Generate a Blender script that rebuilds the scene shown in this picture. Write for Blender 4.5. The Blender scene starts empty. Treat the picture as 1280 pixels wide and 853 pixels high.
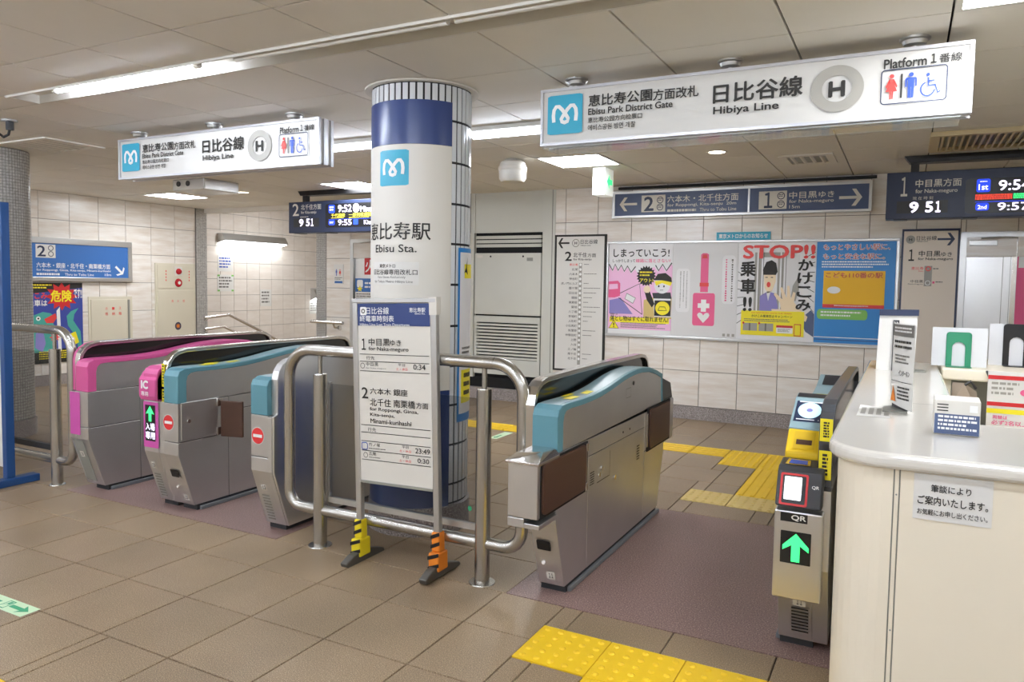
import bpy, bmesh, math, random
from mathutils import Vector, Matrix
random.seed(7)
S = bpy.context.scene
COL = S.collection

# ------------------------------------------------------------------ camera
F_PX, PITCH, YAW, ROLL = 932.8, 3.4548, 27.7068, 0.8878
CAM = Vector((3.978, -3.006, 1.416))
cd = bpy.data.cameras.new('camera')
cam = bpy.data.objects.new('camera', cd); COL.objects.link(cam)
cd.sensor_fit = 'HORIZONTAL'; cd.sensor_width = 36.0
cd.lens = F_PX / 1280 * 36.0
cd.shift_y = -(426.5 - 410.6) / 1280
cd.clip_start = 0.02
p, y, r = (math.radians(v) for v in (PITCH, YAW, ROLL))
fw = Vector((-math.sin(y) * math.cos(p), math.cos(y) * math.cos(p), -math.sin(p)))
rt = Vector((math.cos(y), math.sin(y), 0)); up = rt.cross(fw)
rt2 = rt * math.cos(r) + up * math.sin(r); up2 = -rt * math.sin(r) + up * math.cos(r)
cam.matrix_world = Matrix(((rt2.x, up2.x, -fw.x, CAM.x), (rt2.y, up2.y, -fw.y, CAM.y), (rt2.z, up2.z, -fw.z, CAM.z), (0, 0, 0, 1)))
S.camera = cam

# ------------------------------------------------------------------ world and exposure
W = bpy.data.worlds.new('world'); S.world = W; W.use_nodes = True
W.node_tree.nodes['Background'].inputs[0].default_value = (0.9, 0.95, 1.0, 1)
W.node_tree.nodes['Background'].inputs[1].default_value = 0.05
S.view_settings.view_transform = 'Standard'; S.view_settings.look = 'None'
S.view_settings.exposure = 0.0; S.view_settings.gamma = 1.0; S.view_settings.use_curve_mapping = False
PANEL_E, TUBE_E, SIGN_E = 38.0, 62.0, 0.2        # strength of the ceiling panels, the tubes and the lit signs

# ------------------------------------------------------------------ materials
def lin(h):
    h = h.lstrip('#'); o = []
    for i in (0, 2, 4):
        c = int(h[i:i + 2], 16) / 255
        o.append(c / 12.92 if c <= 0.04045 else ((c + 0.055) / 1.055) ** 2.4)
    return (*o, 1)
MATS = {}
def mat(name, hexc, rough=0.5, metal=0.0, rnd=0.0, noise=0.0, nscale=(8, 8, 8), bump=0.0, bscale=(60, 60, 60), emis=0.0, alpha=1.0, spec=0.5, dark=None, trans=0.0, coat=0.0):
    if name in MATS: return MATS[name]
    m = bpy.data.materials.new(name); m.use_nodes = True; MATS[name] = m
    nt = m.node_tree; N = nt.nodes; L = nt.links; b = N['Principled BSDF']
    b.inputs['Base Color'].default_value = lin(hexc)
    b.inputs['Roughness'].default_value = rough; b.inputs['Metallic'].default_value = metal
    b.inputs['Specular IOR Level'].default_value = spec
    b.inputs['Alpha'].default_value = alpha
    if coat: b.inputs['Coat Weight'].default_value = coat; b.inputs['Coat Roughness'].default_value = 0.1
    if trans: b.inputs['Transmission Weight'].default_value = trans
    if emis:
        b.inputs['Emission Color'].default_value = lin(hexc); b.inputs['Emission Strength'].default_value = emis
    src = None
    if noise or rnd or bump:
        tc = N.new('ShaderNodeTexCoord'); oi = N.new('ShaderNodeObjectInfo')
        add = N.new('ShaderNodeVectorMath'); add.operation = 'ADD'
        sc = N.new('ShaderNodeVectorMath'); sc.operation = 'SCALE'
        cmb = N.new('ShaderNodeCombineXYZ')
        for k in range(3): L.new(oi.outputs['Random'], cmb.inputs[k])
        L.new(cmb.outputs[0], sc.inputs[0]); sc.inputs['Scale'].default_value = 37.0
        L.new(tc.outputs['Object'], add.inputs[0]); L.new(sc.outputs[0], add.inputs[1])
    if noise:
        mp = N.new('ShaderNodeMapping'); mp.inputs['Scale'].default_value = nscale
        L.new(add.outputs[0], mp.inputs['Vector'])
        nz = N.new('ShaderNodeTexNoise'); nz.inputs['Scale'].default_value = 1.0; nz.inputs['Detail'].default_value = 5; nz.inputs['Roughness'].default_value = 0.6
        L.new(mp.outputs[0], nz.inputs['Vector'])
        rp = N.new('ShaderNodeValToRGB'); rp.color_ramp.elements[0].position = 0.3; rp.color_ramp.elements[1].position = 0.72
        c = lin(hexc); d = lin(dark) if dark else tuple(v * (1 - noise) for v in c[:3]) + (1,)
        rp.color_ramp.elements[0].color = d; rp.color_ramp.elements[1].color = c
        L.new(nz.outputs['Fac'], rp.inputs[0]); src = rp.outputs[0]
    if rnd:
        hs = N.new('ShaderNodeHueSaturation')
        mr = N.new('ShaderNodeMapRange'); mr.inputs['To Min'].default_value = 1 - rnd; mr.inputs['To Max'].default_value = 1 + rnd
        L.new(oi.outputs['Random'], mr.inputs['Value']); L.new(mr.outputs[0], hs.inputs['Value'])
        if src: L.new(src, hs.inputs['Color'])
        else: hs.inputs['Color'].default_value = lin(hexc)
        src = hs.outputs[0]
    if src: L.new(src, b.inputs['Base Color'])
    if bump:
        mp2 = N.new('ShaderNodeMapping'); mp2.inputs['Scale'].default_value = bscale
        L.new(add.outputs[0], mp2.inputs['Vector'])
        n2 = N.new('ShaderNodeTexNoise'); n2.inputs['Scale'].default_value = 1.0; n2.inputs['Detail'].default_value = 3
        L.new(mp2.outputs[0], n2.inputs['Vector'])
        bp = N.new('ShaderNodeBump'); bp.inputs['Strength'].default_value = bump; bp.inputs['Distance'].default_value = 0.002
        L.new(n2.outputs['Fac'], bp.inputs['Height']); L.new(bp.outputs[0], b.inputs['Normal'])
    return m

def speckle(name, base, d1, l1, scale, rough, rnd=0.05, bump=0.0, stain=0.15):
    """aggregate stone: large soft stains plus fine light and dark grains"""
    m = bpy.data.materials.new(name); m.use_nodes = True; MATS[name] = m
    nt = m.node_tree; N = nt.nodes; L = nt.links; b = N['Principled BSDF']
    b.inputs['Roughness'].default_value = rough; b.inputs['Specular IOR Level'].default_value = 0.4
    g = N.new('ShaderNodeNewGeometry'); oi = N.new('ShaderNodeObjectInfo')
    n1 = N.new('ShaderNodeTexNoise'); n1.inputs['Scale'].default_value = scale; n1.inputs['Detail'].default_value = 2
    L.new(g.outputs['Position'], n1.inputs['Vector'])
    rp = N.new('ShaderNodeValToRGB'); cr = rp.color_ramp
    cr.elements[0].position = 0.34; cr.elements[0].color = lin(d1)
    cr.elements[1].position = 0.68; cr.elements[1].color = lin(l1)
    e = cr.elements.new(0.46); e.color = lin(base); e = cr.elements.new(0.56); e.color = lin(base)
    L.new(n1.outputs['Fac'], rp.inputs[0])
    n2 = N.new('ShaderNodeTexNoise'); n2.inputs['Scale'].default_value = 1.7; n2.inputs['Detail'].default_value = 4
    L.new(g.outputs['Position'], n2.inputs['Vector'])
    mr = N.new('ShaderNodeMapRange'); mr.inputs['From Min'].default_value = 0.3; mr.inputs['From Max'].default_value = 0.7
    mr.inputs['To Min'].default_value = 1 - stain; mr.inputs['To Max'].default_value = 1 + stain * 0.5
    L.new(n2.outputs['Fac'], mr.inputs['Value'])
    m2 = N.new('ShaderNodeMapRange'); m2.inputs['To Min'].default_value = 1 - rnd; m2.inputs['To Max'].default_value = 1 + rnd
    L.new(oi.outputs['Random'], m2.inputs['Value'])
    mu = N.new('ShaderNodeMath'); mu.operation = 'MULTIPLY'; L.new(mr.outputs[0], mu.inputs[0]); L.new(m2.outputs[0], mu.inputs[1])
    hs = N.new('ShaderNodeHueSaturation'); L.new(rp.outputs[0], hs.inputs['Color']); L.new(mu.outputs[0], hs.inputs['Value'])
    L.new(hs.outputs[0], b.inputs['Base Color'])
    if bump:
        bp = N.new('ShaderNodeBump'); bp.inputs['Strength'].default_value = bump; bp.inputs['Distance'].default_value = 0.003
        L.new(n1.outputs['Fac'], bp.inputs['Height']); L.new(bp.outputs[0], b.inputs['Normal'])
    return m

M_floor = speckle('floor_terrazzo', '#917c62', '#6d5b45', '#c4b193', 250, 0.38, 0.07, 0.0, 0.17)
M_purple = speckle('purple_granite', '#866c66', '#624d48', '#b59d94', 170, 0.42, 0.02, 0.12, 0.10)
M_granite = speckle('grey_granite', '#9b928e', '#6a625f', '#c5bdb8', 120, 0.35, 0.02, 0.0, 0.06)
M_grout = mat('grout', '#40382f', 0.8)
M_tile = mat('wall_tile_marble', '#f4f1eb', 0.22, rnd=0.02, noise=0.2, nscale=(2.2, 2.2, 16), dark='#dfd4c6')
M_tile2 = mat('wall_tile_stair', '#ece5dc', 0.3, rnd=0.03, noise=0.1, nscale=(3, 3, 14), dark='#e0d6ca')
M_wgrout = mat('wall_grout', '#7d756b', 0.8)
M_ceil = mat('ceiling_panel', '#e9e5dc', 0.6, rnd=0.015, noise=0.05, nscale=(1.6, 1.6, 1.6))
M_cgap = mat('ceiling_gap', '#3c3833', 0.8)
M_cream = mat('cream_paint', '#d9d2bd', 0.4, noise=0.04, nscale=(2, 2, 2))
M_greypaint = mat('grey_paint', '#d2d2c8', 0.4, noise=0.05, nscale=(1.5, 1.5, 1.5))
M_greydark = mat('grey_paint_edge', '#8f8f86', 0.4)
M_steel = mat('brushed_steel', '#dbdbda', 0.35, 0.94, noise=0.1, nscale=(2, 2, 2), bump=0.12, bscale=(3, 3, 400))
M_steel_h = mat('brushed_steel_flat', '#dbdbda', 0.32, 0.95, noise=0.1, nscale=(2, 2, 2), bump=0.1, bscale=(4, 3, 260))
M_chrome = mat('polished_steel', '#d9d6d2', 0.18, 1.0)
M_tube = mat('satin_tube', '#b7b4ad', 0.27, 0.95)
M_black = mat('black_plastic', '#141416', 0.35)
M_smoke = mat('smoked_panel', '#161412', 0.12, coat=0.5)
M_gap = mat('dark_gap', '#0f0f10', 0.8)
M_plinth = mat('plinth', '#2b2c2e', 0.6)
M_strip = mat('floor_strip', '#6f7274', 0.5)
M_teal = mat('teal_trim', '#5b8d99', 0.35, noise=0.06, nscale=(3, 3, 3))
M_tealtop = mat('teal_top', '#93adb3', 0.3)
M_pink = mat('pink_trim', '#cb558f', 0.35)
M_pinkd = mat('pink_panel', '#c552a2', 0.4)
M_brown = mat('brown_flap', '#4d3225', 0.42, noise=0.12, nscale=(6, 6, 20))
M_white = mat('white_print', '#f1f1ee', 0.5)
M_paper = mat('paper', '#e0ded8', 0.6)
M_sign = mat('lit_sign_face', '#cfcdc7', 0.45, emis=SIGN_E * 0.25)
M_signfr = mat('sign_frame', '#c9c9cc', 0.35, 0.6)
M_alu = mat('aluminium', '#c8c8c6', 0.35, 0.9)
M_ink = mat('ink', '#26241f', 0.6)
M_ink2 = mat('ink_grey', '#6d6a64', 0.6)
M_navy = mat('navy_film', '#2d4075', 0.28)
M_navydark = mat('navy_board', '#27324f', 0.4)
M_blue = mat('sign_blue', '#3a6fb4', 0.4)
M_slate = mat('sign_slate', '#4b5a7d', 0.4)
M_pale = mat('sign_pale', '#dedad0', 0.45)
M_logo = mat('logo_teal', '#29a5c4', 0.4)
M_ring = mat('ring_silver', '#a19e95', 0.45)
M_red = mat('red_print', '#e4453f', 0.45)
M_signred = mat('sign_red', '#cf2b2e', 0.4)
M_bluefig = mat('blue_print', '#2b4fae', 0.45)
M_yellow = mat('yellow_paint', '#f0c61c', 0.5, noise=0.08, nscale=(5, 5, 5))
M_yelpale = mat('yellow_faded', '#dcc27a', 0.55, noise=0.08, nscale=(5, 5, 5))
M_yelprint = mat('yellow_print', '#f5e526', 0.5)
M_green = mat('green_print', '#2e9b6b', 0.45)
M_lightgreen = mat('light_green_print', '#7fbf5a', 0.5)
M_pinkprint = mat('pink_print', '#f2bfe0', 0.5)
M_pinkstrong = mat('pink_strong', '#e8608f', 0.5)
M_poster = mat('poster_white', '#e9e8e8', 0.4)
M_postergrey = mat('poster_grey', '#dddcdb', 0.4)
M_posterblue = mat('poster_blue', '#2a86cf', 0.4)
M_skin = mat('skin_print', '#f2dcb8', 0.5)
M_purpleprint = mat('purple_print', '#8b83c2', 0.5)
M_counter = mat('counter_cream', '#f0e6d0', 0.4, noise=0.05, nscale=(1.2, 1.2, 1.2))
M_ctop = mat('counter_top', '#e0dcd2', 0.16, noise=0.03, nscale=(2, 2, 2), coat=0.4)
M_orange = mat('orange_tape', '#e0801f', 0.5)
M_tapey = mat('yellow_tape', '#e6d11c', 0.5)
M_led_w = mat('led_white', '#f0eaff', 0.5, emis=1.5)
M_led_g = mat('led_green', '#39e37c', 0.5, emis=1.5)
M_led_r = mat('led_red', '#f0452f', 0.5, emis=1.0)
M_led_y = mat('led_yellow', '#e8d84a', 0.5, emis=0.9)
M_led_b = mat('led_blue', '#2547e6', 0.5, emis=1.0)
M_lcd = mat('lcd_white', '#f3f6fb', 0.4, emis=0.9)
M_disc = mat('reader_disc', '#bfe6f2', 0.4, emis=0.6)
M_tubeon = mat('tube_lit', '#e6efff', 0.5, emis=TUBE_E * 2.2)
M_tubeback = mat('tube_lit_added', '#e6efff', 0.5, emis=TUBE_E * 1.75)  # stronger tubes for the added rows behind the viewer
M_tubefar = mat('tube_lit_far', '#e6efff', 0.5, emis=TUBE_E * .5)
M_panelon = mat('panel_lit', '#f1f4fa', 0.5, emis=PANEL_E)
M_stairlit = mat('stair_lamp_lit', '#f6fbff', 0.5, emis=16.0)
M_downlit = mat('downlight_lit', '#fff0d8', 0.5, emis=9.0)
M_signlit = mat('exit_sign_face', '#f2f7f2', 0.5, emis=0.3)
M_tubeoff = mat('tube_unlit', '#d6d2c8', 0.35)
M_fixture = mat('fixture_white', '#d9d6cd', 0.5)
M_mosaic = mat('mosaic_chip', '#d3d1cb', 0.3, noise=0.35, nscale=(45, 45, 45), dark='#a09d98')
M_mgrout = mat('mosaic_grout', '#7d7a75', 0.8)
M_ptile = mat('pillar_tile', '#dfe1e4', 0.15, rnd=0.03)
M_pgrout = mat('pillar_grout', '#1f1f22', 0.7)
M_glass = mat('rail_glass', '#33383a', 0.06, alpha=0.24)
M_acryl = mat('acrylic', '#dfe8e8', 0.05, alpha=0.25)
M_bag = mat('kraft_bag', '#8a7a68', 0.7)
M_chk = mat('stand_blue', '#1c467c', 0.4)
M_bookgreen = mat('bookend_green', '#2f8a66', 0.4)
M_dark = mat('dark_grey', '#2d2e32', 0.4)
M_teallizard = mat('teal_print', '#4aa79a', 0.5)
M_posternavy = mat('poster_navy', '#3a4a9c', 0.5)
M_beige = mat('beige_fixture', '#cdbb92', 0.5)
M_firered = mat('fire_red', '#b3202a', 0.25)

for k_ in ('led_white', 'led_green', 'led_red', 'led_yellow', 'led_blue', 'lcd_white', 'reader_disc'): MATS[k_].cycles.emission_sampling = 'NONE'

# ------------------------------------------------------------------ mesh helpers
def wloc(o):
    v = Vector((0, 0, 0))
    while o: v += o.location; o = o.parent
    return v
class MB:
    def __init__(s): s.v = []; s.f = []
    def add(s, vs, fs):
        n = len(s.v); s.v += [tuple(q) for q in vs]; s.f += [tuple(i + n for i in f) for f in fs]; return s
    def box(s, x0, x1, y0, y1, z0, z1):
        return s.add([(x0, y0, z0), (x1, y0, z0), (x1, y1, z0), (x0, y1, z0), (x0, y0, z1), (x1, y0, z1), (x1, y1, z1), (x0, y1, z1)],
                     [(0, 3, 2, 1), (4, 5, 6, 7), (0, 1, 5, 4), (1, 2, 6, 5), (2, 3, 7, 6), (3, 0, 4, 7)])
    def prism(s, poly, axis, a, b):
        """poly in the two other axes, extruded along axis from a to b"""
        def P(q, t):
            if axis == 'x': return (t, q[0], q[1])
            if axis == 'y': return (q[0], t, q[1])
            return (q[0], q[1], t)
        n = len(poly)
        vs = [P(q, a) for q in poly] + [P(q, b) for q in poly]
        fs = [tuple(range(n)), tuple(range(2 * n - 1, n - 1, -1))] + [(i, (i + 1) % n, n + (i + 1) % n, n + i) for i in range(n)]
        return s.add(vs, fs)
    def band(s, outer, inner, axis, a, b):
        """strip between two open polylines with the same number of points, extruded"""
        def P(q, t):
            if axis == 'x': return (t, q[0], q[1])
            if axis == 'y': return (q[0], t, q[1])
            return (q[0], q[1], t)
        for i in range(len(outer) - 1):
            q = [outer[i], outer[i + 1], inner[i + 1], inner[i]]
            vs = [P(c, a) for c in q] + [P(c, b) for c in q]
            s.add(vs, [(0, 1, 2, 3), (7, 6, 5, 4), (0, 4, 5, 1), (2, 6, 7, 3)] + ([(3, 7, 4, 0)] if i == 0 else []) + ([(1, 5, 6, 2)] if i == len(outer) - 2 else []))
        return s
    def tube(s, path, r, n=12, cap=True):
        path = [Vector(q) for q in path]; rings = []
        t0 = (path[1] - path[0]).normalized()
        a = Vector((0, 0, 1)) if abs(t0.z) < 0.9 else Vector((1, 0, 0))
        u = t0.cross(a).normalized()
        base = len(s.v)
        for i, q in enumerate(path):
            if i == 0: t = t0
            elif i == len(path) - 1: t = (path[i] - path[i - 1]).normalized()
            else: t = ((path[i] - path[i - 1]).normalized() + (path[i + 1] - path[i]).normalized()).normalized()
            u = (u - t * u.dot(t)).normalized(); w = t.cross(u)
            for k in range(n):
                an = 2 * math.pi * k / n
                s.v.append(tuple(q + u * math.cos(an) * r + w * math.sin(an) * r))
        for i in range(len(path) - 1):
            for k in range(n):
                k2 = (k + 1) % n
                s.f.append((base + i * n + k, base + i * n + k2, base + (i + 1) * n + k2, base + (i + 1) * n + k))
        if cap:
            s.f.append(tuple(base + k for k in range(n))); s.f.append(tuple(base + (len(path) - 1) * n + k for k in range(n)))
        return s
    def lathe(s, prof, cx, cy, n=24, a0=0.0, a1=360.0):
        full = abs(a1 - a0) >= 359.9
        m = n if full else n + 1; base = len(s.v)
        for k in range(m):
            an = math.radians(a0 + (a1 - a0) * k / n)
            for rr, z in prof: s.v.append((cx + rr * math.cos(an), cy + rr * math.sin(an), z))
        L = len(prof)
        for k in range(n):
            k2 = (k + 1) % m
            for i in range(L - 1):
                s.f.append((base + k * L + i, base + k2 * L + i, base + k2 * L + i + 1, base + k * L + i + 1))
        return s
    def disc(s, c, nrm, r, n=20, depth=0.0):
        c = Vector(c); nrm = Vector(nrm).normalized(); return s.tube([c, c + nrm * max(depth, 1e-4)], r, n)
    def build(s, name, m, parent=None, smooth=False, bevel=0.0, seg=2):
        me = bpy.data.meshes.new(name)
        o0 = wloc(parent) if parent else Vector((0, 0, 0))
        me.from_pydata([(q[0] - o0.x, q[1] - o0.y, q[2] - o0.z) for q in s.v], [], s.f)
        bm = bmesh.new(); bm.from_mesh(me); bmesh.ops.recalc_face_normals(bm, faces=bm.faces)
        if smooth:
            for f in bm.faces: f.smooth = True
            for e in bm.edges:
                if len(e.link_faces) == 2 and e.calc_face_angle(0) > 0.7: e.smooth = False
        bm.to_mesh(me); bm.free()
        me.materials.append(m)
        o = bpy.data.objects.new(name, me); COL.objects.link(o)
        if parent: o.parent = parent
        if bevel:
            b = o.modifiers.new('bevel', 'BEVEL'); b.width = bevel; b.segments = seg; b.limit_method = 'ANGLE'; b.angle_limit = 0.7; b.harden_normals = False
        return o
def tag(o, label, cat, group=None, kind=None):
    o['label'] = label; o['category'] = cat
    if group: o['group'] = group
    if kind: o['kind'] = kind
    return o
def thing(name, loc, label, cat, group=None):
    o = bpy.data.objects.new(name, None); COL.objects.link(o); o.location = loc; o.empty_display_size = 0.1
    return tag(o, label, cat, group)
def struct(o, label=None):
    o['kind'] = 'structure'
    if label: o['label'] = label
    return o
def box(name, b, m, parent=None, bevel=0.0): return MB().box(*b).build(name, m, parent, bevel=bevel)
def arc(cx, cy, r, a0, a1, n=8):
    return [(cx + r * math.cos(math.radians(a0 + (a1 - a0) * k / n)), cy + r * math.sin(math.radians(a0 + (a1 - a0) * k / n))) for k in range(n + 1)]

# ------------------------------------------------------------------ print on surfaces
def planeY(y0): return lambda a, z, e: (a, y0 - e, z)           # faces -Y
def planeX(x0): return lambda a, z, e: (x0 + e, a, z)           # faces +X, a runs along +Y
def planeXn(x0): return lambda a, z, e: (x0 - e, -a, z)
def planeZ(z0): return lambda a, b, e: (a, b, z0 + e)           # on a floor or worktop
def planeC(cx, cy, R): return lambda a, z, e: (cx + (R + e) * math.cos(math.radians(a)), cy + (R + e) * math.sin(math.radians(a)), z)
_tc = {}
def glyphs(s, bold):
    """filled outlines of a string, thickened by overlaying shifted copies, in a 0..1 box"""
    k = (s, bold)
    if k in _tc: return _tc[k]
    cu = bpy.data.curves.new('txt', 'FONT'); cu.body = '\uff11' if s == '1' else s; cu.size = 1.0; cu.resolution_u = 3
    o = bpy.data.objects.new('txt', cu); COL.objects.link(o)
    me = o.to_mesh()
    v0 = [(q.co.x, q.co.y) for q in me.vertices]; f0 = [tuple(f.vertices) for f in me.polygons]
    o.to_mesh_clear(); bpy.data.objects.remove(o); bpy.data.curves.remove(cu)
    vs = []; fs = []; lay = []
    for li, (dx, dy) in enumerate([(0, 0)] if bold < .003 else [(bold, 0), (-bold, 0), (0, bold), (0, -bold), (bold * .7, bold * .7), (-bold * .7, -bold * .7)]):
        lay += [li * 6e-5] * len(v0); n = len(vs); vs += [(x + dx, y_ + dy) for x, y_ in v0]; fs += [tuple(i + n for i in f) for f in f0]
    x0 = min(q[0] for q in vs); x1 = max(q[0] for q in vs); y0 = min(q[1] for q in vs); y1 = max(q[1] for q in vs)
    _tc[k] = ([((q[0] - x0) / (x1 - x0), (q[1] - y0) / (y1 - y0)) for q in vs], fs, lay)
    return _tc[k]
def text_into(mb, mp, s, a0, zt, a1, zb, bold=0.0, e=0.001):
    if len(s) > 1 and '1' in s and s.isdigit():        # figures one by one, so that a 1 keeps its flag
        w = (a1 - a0) / len(s)
        for k, c in enumerate(s): text_into(mb, mp, c, a0 + w * (k + (.2 if c == '1' else .05)), zt, a0 + w * (k + (.8 if c == '1' else .95)), zb, bold, e)
        return
    vs, fs, lay = glyphs(s, bold)
    mb.add([mp(a0 + q[0] * (a1 - a0), zb + q[1] * (zt - zb), e + l_) for q, l_ in zip(vs, lay)], fs)
def text(parent, mp, s, a0, zt, a1, zb, m, bold=0.012, e=0.0016, name='lettering'):
    mb = MB(); text_into(mb, mp, s, a0, zt, a1, zb, bold, e)
    return mb.build(name, m, parent)
def poly(parent, mp, pts, m, e=0.001, name='print'):
    return MB().add([mp(a, z, e) for a, z in pts], [tuple(range(len(pts)))]).build(name, m, parent)
def rect(parent, mp, a0, zt, a1, zb, m, e=0.001, name='print', n=1):
    mb = MB()
    for k in range(n):
        p0 = a0 + (a1 - a0) * k / n; p1 = a0 + (a1 - a0) * (k + 1) / n
        mb.add([mp(p0, zb, e), mp(p1, zb, e), mp(p1, zt, e), mp(p0, zt, e)], [(0, 1, 2, 3)])
    return mb.build(name, m, parent)
def rrect(a0, zt, a1, zb, r, n=4):
    return arc(a1 - r, zt - r, r, 0, 90, n) + arc(a0 + r, zt - r, r, 90, 180, n) + arc(a0 + r, zb + r, r, 180, 270, n) + arc(a1 - r, zb + r, r, 270, 360, n)
def outline(parent, mp, pts, w, m, e=0.001, name='print', closed=True):
    """stroke of width w along a polyline"""
    n = len(pts); L = []; R = []
    for i in range(n):
        a = Vector(pts[i - 1] if (closed or i > 0) else pts[i]); b = Vector(pts[i]); c = Vector(pts[(i + 1) % n] if (closed or i < n - 1) else pts[i])
        t = Vector((0, 0))
        if (b - a).length > 1e-9: t += (b - a).normalized()
        if (c - b).length > 1e-9: t += (c - b).normalized()
        if t.length < 1e-6: t = (b - a) if (b - a).length > 1e-9 else Vector((1, 0))
        t.normalize(); nn = Vector((-t.y, t.x)) * w / 2
        L.append(b + nn); R.append(b - nn)
    mb = MB()
    for i in range(n if closed else n - 1):
        j = (i + 1) % n
        mb.add([mp(*L[i], e), mp(*L[j], e), mp(*R[j], e), mp(*R[i], e)], [(0, 1, 2, 3)])
    return mb.build(name, m, parent)
def disc2(parent, mp, ca, cz, ra, rz, m, e=0.001, name='print', n=28):
    return poly(parent, mp, [(ca + ra * math.cos(2 * math.pi * k / n), cz + rz * math.sin(2 * math.pi * k / n)) for k in range(n)], m, e, name)
def ring2(parent, mp, ca, cz, ro, ri, m, e=0.001, name='ring', n=40, asp=1.0):
    mb = MB(); c = [(math.cos(2 * math.pi * k / n), math.sin(2 * math.pi * k / n)) for k in range(n)]
    for k in range(n):
        a, b = c[k], c[(k + 1) % n]
        mb.add([mp(ca + ro * asp * a[0], cz + ro * a[1], e), mp(ca + ro * asp * b[0], cz + ro * b[1], e), mp(ca + ri * asp * b[0], cz + ri * b[1], e), mp(ca + ri * asp * a[0], cz + ri * a[1], e)], [(0, 1, 2, 3)])
    return mb.build(name, m, parent)
def smalllines(parent, mp, a0, zt, a1, zb, rows, m, e=0.0012, fill=0.5, name='small_print', ragged=0.3, seed=1):
    """rows of unreadably small print as broken bars"""
    rr = random.Random(seed); mb = MB(); h = (zt - zb) / rows
    for k in range(rows):
        z1 = zt - k * h; z0 = z1 - h * fill; end = a1 - (a1 - a0) * rr.random() * ragged; a = a0
        while a < end:
            w = min((h * rr.uniform(0.35, 1.3)), end - a)
            mb.add([mp(a, z0, e), mp(a + w, z0, e), mp(a + w, z1, e), mp(a, z1, e)], [(0, 1, 2, 3)]); a += w + h * 0.22
    return mb.build(name, m, parent)
def arrow(parent, mp, a0, zt, a1, zb, ang, m, e=0.0016, t=0.17, name='arrow'):
    """open headed arrow in the box, pointing along ang (0 = right) ; shaft plus two barbs"""
    ca, cz = (a0 + a1) / 2, (zt + zb) / 2; sa, sz = abs(a1 - a0) / 2, abs(zt - zb) / 2
    def T(x, y):
        c, s_ = math.cos(math.radians(ang)), math.sin(math.radians(ang)); X, Y = x * c - y * s_, x * s_ + y * c
        return (ca + X * sa, cz + Y * sz)
    mb = MB()
    def P(pts): mb.add([mp(*T(*q), e) for q in pts], [tuple(range(len(pts)))])
    P([(-1, -t), (0.72, -t), (0.72, t), (-1, t)])
    P([(0.1, 1), (0.45, 1), (1, 0), (0.62, 0)]); P([(0.1, -1), (0.62, 0), (1, 0), (0.45, -1)])
    return mb.build(name, m, parent)
MPATH = [(0.186, 0.313), (0.17, 0.484), (0.186, 0.62), (0.249, 0.71), (0.332, 0.71), (0.427, 0.62), (0.542, 0.475), (0.6, 0.385), (0.579, 0.317), (0.5, 0.29), (0.421, 0.317), (0.4, 0.385), (0.458, 0.475), (0.573, 0.62), (0.668, 0.71), (0.751, 0.71), (0.814, 0.62), (0.83, 0.484), (0.814, 0.313)]
def logo(parent, mp, a0, zt, a1, zb, name='logo'):
    r = abs(zt - zb) * 0.05; w = a1 - a0; h = zt - zb
    mbq = MB(); mbq.add([mp(a0 + w * k / 12, zb + h * ((.03 if j == 0 else .97) if k in (0, 12) else j), .0012) for k in range(13) for j in (0, 1)], [(2 * k, 2 * k + 2, 2 * k + 3, 2 * k + 1) for k in range(12)])
    b = mbq.build(name, M_logo, parent)
    pts = [(a0 + q[0] * w, zb + q[1] * h) for q in MPATH]
    mb = MB(); ww = 0.10
    n = len(MPATH)
    for i in range(n):
        a = Vector(MPATH[max(i - 1, 0)]); c = Vector(MPATH[min(i + 1, n - 1)]); t = (c - a).normalized(); nn = Vector((-t.y, t.x)) * ww / 2
        q = Vector(MPATH[i])
        if i: 
            A = [Lp, q + nn, q - nn, Rp]
            mb.add([mp(a0 + k.x * w, zb + k.y * h, 0.0022 + i * 5e-5) for k in A], [(0, 1, 2, 3)])
        Lp, Rp = q + nn, q - nn
    mb.build('emblem', M_white, b)
    return b
def man(parent, mp, a0, zt, a1, zb, m, e=0.0016, woman=False):
    w, h = a1 - a0, zt - zb; T = lambda q: (a0 + q[0] * w, zb + q[1] * h)
    mb = MB(); hr = 0.088
    mb.add([mp(a0 + w * .5 + hr * h * math.cos(t * .524), zb + h * (1 - hr) + hr * h * math.sin(t * .524), e) for t in range(12)], [tuple(range(12))])
    if woman: P = [[(.28, .79), (.72, .79), (.74, .6), (.98, .3), (.02, .3), (.26, .6)], [(.3, .79), (.0, .5), (.1, .44), (.34, .66)], [(.7, .79), (1, .5), (.9, .44), (.66, .66)], [(.34, .3), (.48, .3), (.48, 0), (.36, 0)], [(.52, .3), (.66, .3), (.64, 0), (.52, 0)]]
    else: P = [[(.1, .8), (.9, .8), (.98, .74), (.98, .44), (.84, .44), (.84, .7), (.76, .7), (.76, .42), (.24, .42), (.24, .7), (.16, .7), (.16, .44), (.02, .44), (.02, .74)], [(.24, .42), (.48, .42), (.48, 0), (.26, 0)], [(.52, .42), (.76, .42), (.74, 0), (.52, 0)]]
    for pg in P: mb.add([mp(*T(q), e) for q in pg], [tuple(range(len(pg)))])
    return mb.build('pictogram', m, parent)
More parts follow.
